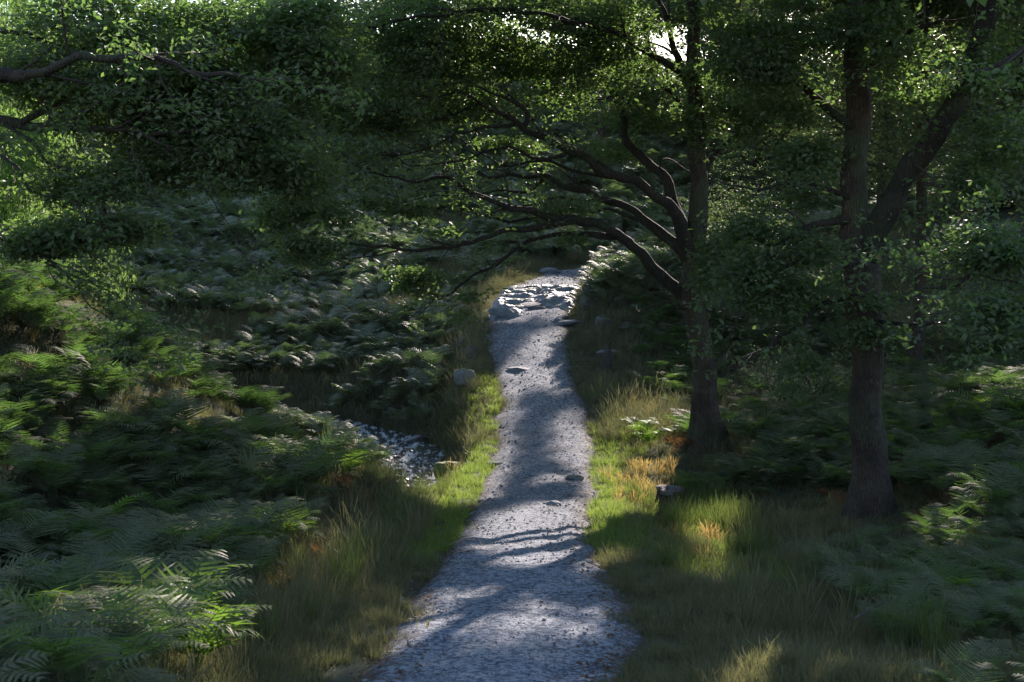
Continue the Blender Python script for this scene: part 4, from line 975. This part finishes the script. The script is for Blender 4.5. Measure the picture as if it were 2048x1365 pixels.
rock("flat_stone", "pale slab set flush in the gravel below the rocky step", 1036, 757, 40, .6, .5, .10, 'slate', 615, dz=.05)
rock("flat_stone", "thin pale stone at the left edge of the gravel by the stream verge", 990, 930, 31, .34, .2, .08, 'slate', 616, dz=.06)
rock("flat_stone", "small pale stone on the gravel above the sunlit patch", 1107, 1020, 25.6, .22, .18, .10, 'slate', 617, dz=.07)
rock("flat_stone", "dull rounded stone in the gravel near the right verge", 1148, 968, 28.9, .30, .22, .12, 'boulder', 618, dz=.07)
# rock strewn slope of the bank
BANK = [(1250, 690, 43), (1275, 668, 44), (1295, 650, 44.5), (1320, 640, 44), (1330, 690, 42), (1290, 705, 42.5), (1262, 640, 45), (1240, 660, 44.5), (1345, 665, 43), (1310, 672, 43.2), (1270, 725, 41.5), (1350, 710, 41.5)]
for k, (px, py, Y) in enumerate(BANK):
    rock("scree_rock", "small angular rock of the scree on the bank behind the leaning oak", px, py, Y, random.uniform(.3, .6), .4, random.uniform(.2, .35), 'boulder', 620 + k, "scree rocks on the right bank", rotz=random.uniform(0, 3))
# bedrock step across the path
bx = np.linspace(-1.5, 1.75, 150); by = np.linspace(44.6, 57.0, 240); BX, BY = np.meshgrid(bx, by)
BXw = BX + path_x(BY)
Pn = xyz(BXw * .5 + BY * .2, BY * 1.7 - BXw * .4, 0)
ridge = 1 - np.abs(fbm(Pn, .9, 91, 4) * 2 - 1); ridge2 = 1 - np.abs(fbm(Pn, 2.6, 95, 3) * 2 - 1)
steps = np.floor(fbm(Pn, .55, 97, 3) * 9) / 9
hb = .22 * ridge ** 2.5 + .11 * ridge2 ** 2 + .22 * steps - .20
bs = 44.9 + 3.0 * vnoise(xyz(BXw, 0, 3), 1.1, 88); env = sstep(0, 1.3, BY - bs) * sstep(53.2, 51.2, BY) * sstep(1.75, 1.2, BX) * sstep(-1.5, -1.1, BX)
zb = path_z(BY) - .12 + env * (.12 + hb)
nr, nc = BX.shape; i = np.arange(nr - 1)[:, None] * nc; j = np.arange(nc - 1)[None]
o = quads("bedrock", xyz(BXw, BY, zb).reshape(-1, 3), np.stack([i + j, i + j + 1, i + nc + j + 1, i + nc + j], -1).reshape(-1, 4), M['bed'], smooth=True)
tag(o, "bare folded slate bedrock forming a rough step across the path", kind="structure")
for k in range(5):
    px = random.uniform(1010, 1130); Y = random.uniform(45, 53.5); c = at(px, 600, Y)
    V, Qd = stone_geo(700 + k, 1.0, 2); s = random.uniform(.3, .75)
    o = quads("slab_rock", V * [s, s * random.uniform(.35, .7), s * random.uniform(.25, .4)], Qd, M['slate'], smooth=False)
    o.location = (c[0], Y, float(path_z(Y)) - .03); o.rotation_euler = (random.gauss(0, .1), random.gauss(0, .1), random.gauss(.2, .4))
    tag(o, "sunlit slate slab jutting from the rocky step in the path", "rock", "slabs of the rocky step")

# ------------------------------------------------------------------ stump over the hollow by the right verge
c = at(1335, 1000, 27.4); zb = G(c[0], 27.4)
root = thing("tree_stump", "low broken stump with a pale cut top beside the right verge grass", "stump", (c[0], 27.4, zb))
g = Geo(); P = np.array([[0, 0, -.1], [0, 0, .08], [.02, 0, .22], [.03, 0, .34]]); tube(g, P, [.34, .27, .24, .25], 20, rough=.5, seed=3); g.build("trunk", M['bark'], root, True)
g = Geo(); aa = np.linspace(0, 2 * math.pi, 21)[:-1]; rr = .25 * (1 + .25 * np.sin(aa * 3 + 1)); ring = np.stack([.03 + rr * np.cos(aa), rr * np.sin(aa), .36 + .03 * np.sin(aa)], -1); V = np.concatenate([ring, ring * [.5, .5, 1] + [0, 0, .02], ring * [0.02, .02, 1], ring - [0, 0, .05]])
i = np.arange(20); j = (i + 1) % 20
g.add(V, np.concatenate([np.stack([i, j, j + 20, i + 20], -1), np.stack([i + 20, j + 20, j + 40, i + 40], -1), np.stack([i + 60, j + 60, j, i], -1)])); g.build("cut_top", M['bark2'], root, True)
# fallen stick at the lower right
c = at(1790, 1290, 13.5); P = wander((0, 0, 0), (1, .5, .15), 1.1, .1, .3); g = Geo(); tube(g, P, np.linspace(.012, .004, len(P)), 5)
o = g.build("fallen_branch", M['bark2'], None, True); o.location = (c[0] - .4, 13.5, G(c[0], 13.5) + .25); tag(o, "pale fallen stick lying in the grass at lower right", "branch")

# ------------------------------------------------------------------ single ferns in the foreground
FR = []
for k in range(5):
    V, Qd = frond_geo(1.0, 15, .36, True, .9 + .1 * k, 900 + k, .35, .22)
    me = quads("frond", V, Qd, M['fern']); FR.append(me.data); bpy.data.objects.remove(me)
def fern(px, py, Y, s, label, seed, nf=8, group=None):
    c = at(px, py, Y); r = random.Random(seed)
    root = thing("fern", label, "fern", (c[0], Y, G(c[0], Y) - .02), group)
    for k in range(nf):
        o = bpy.data.objects.new("frond", r.choice(FR)); COL.objects.link(o); o.parent = root
        o.rotation_euler = (r.gauss(0, .12), r.gauss(0, .12), k / nf * 6.283 + r.gauss(0, .3)); q = s * r.uniform(.8, 1.2); o.scale = (q, q, q)
fern(330, 1120, 12.8, 1.2, "bright green sunlit fern on the near left bank, topmost of the lit ones", 1)
fern(300, 1200, 12.0, 1.1, "sunlit fern below the topmost lit fern on the near left bank", 2)
fern(390, 1300, 11.4, .95, "glowing green fern nearest the path at the lower left", 3)
fern(270, 1350, 10.8, 1.0, "bright fern cut by the bottom edge at the lower left", 4)
fern(70, 1000, 12.6, 1.15, "lone lit fern with upright fronds at the left edge", 5)
fern(120, 1300, 10.6, 1.1, "dark fern in the bottom left corner", 6)
fern(600, 850, 26, 1.1, "fern with pale arching fronds on the crest above the stream", 7)
fern(690, 900, 25, 1.0, "fern spreading over the near bank just left of the stream", 8)
fern(1300, 900, 31.5, .85, "pale fern at the foot of the leaning oak, by the lit verge", 9)
fern(1280, 880, 33, .7, "small grey green fern on the verge left of the leaning oak", 10)
fern(1380, 990, 28, .8, "dark fern just behind the stump", 11)
fern(1960, 830, 31, 1.2, "sun bleached fern at the right edge of the wood", 12)
fern(2030, 880, 30, 1.1, "white lit fern cut by the right edge", 13)
fern(200, 880, 20, 1.1, "broad shadowed fern in the middle of the left bank", 14)
fern(560, 1010, 20, 1.0, "drooping grey fern above the long grass on the left", 15)
fern(1900, 1180, 16, .9, "dim fern at right in the grass below the forked oak", 16)
print("SCENE DONE", sum(len(o.data.polygons) for o in sc.objects if o.type == 'MESH'))
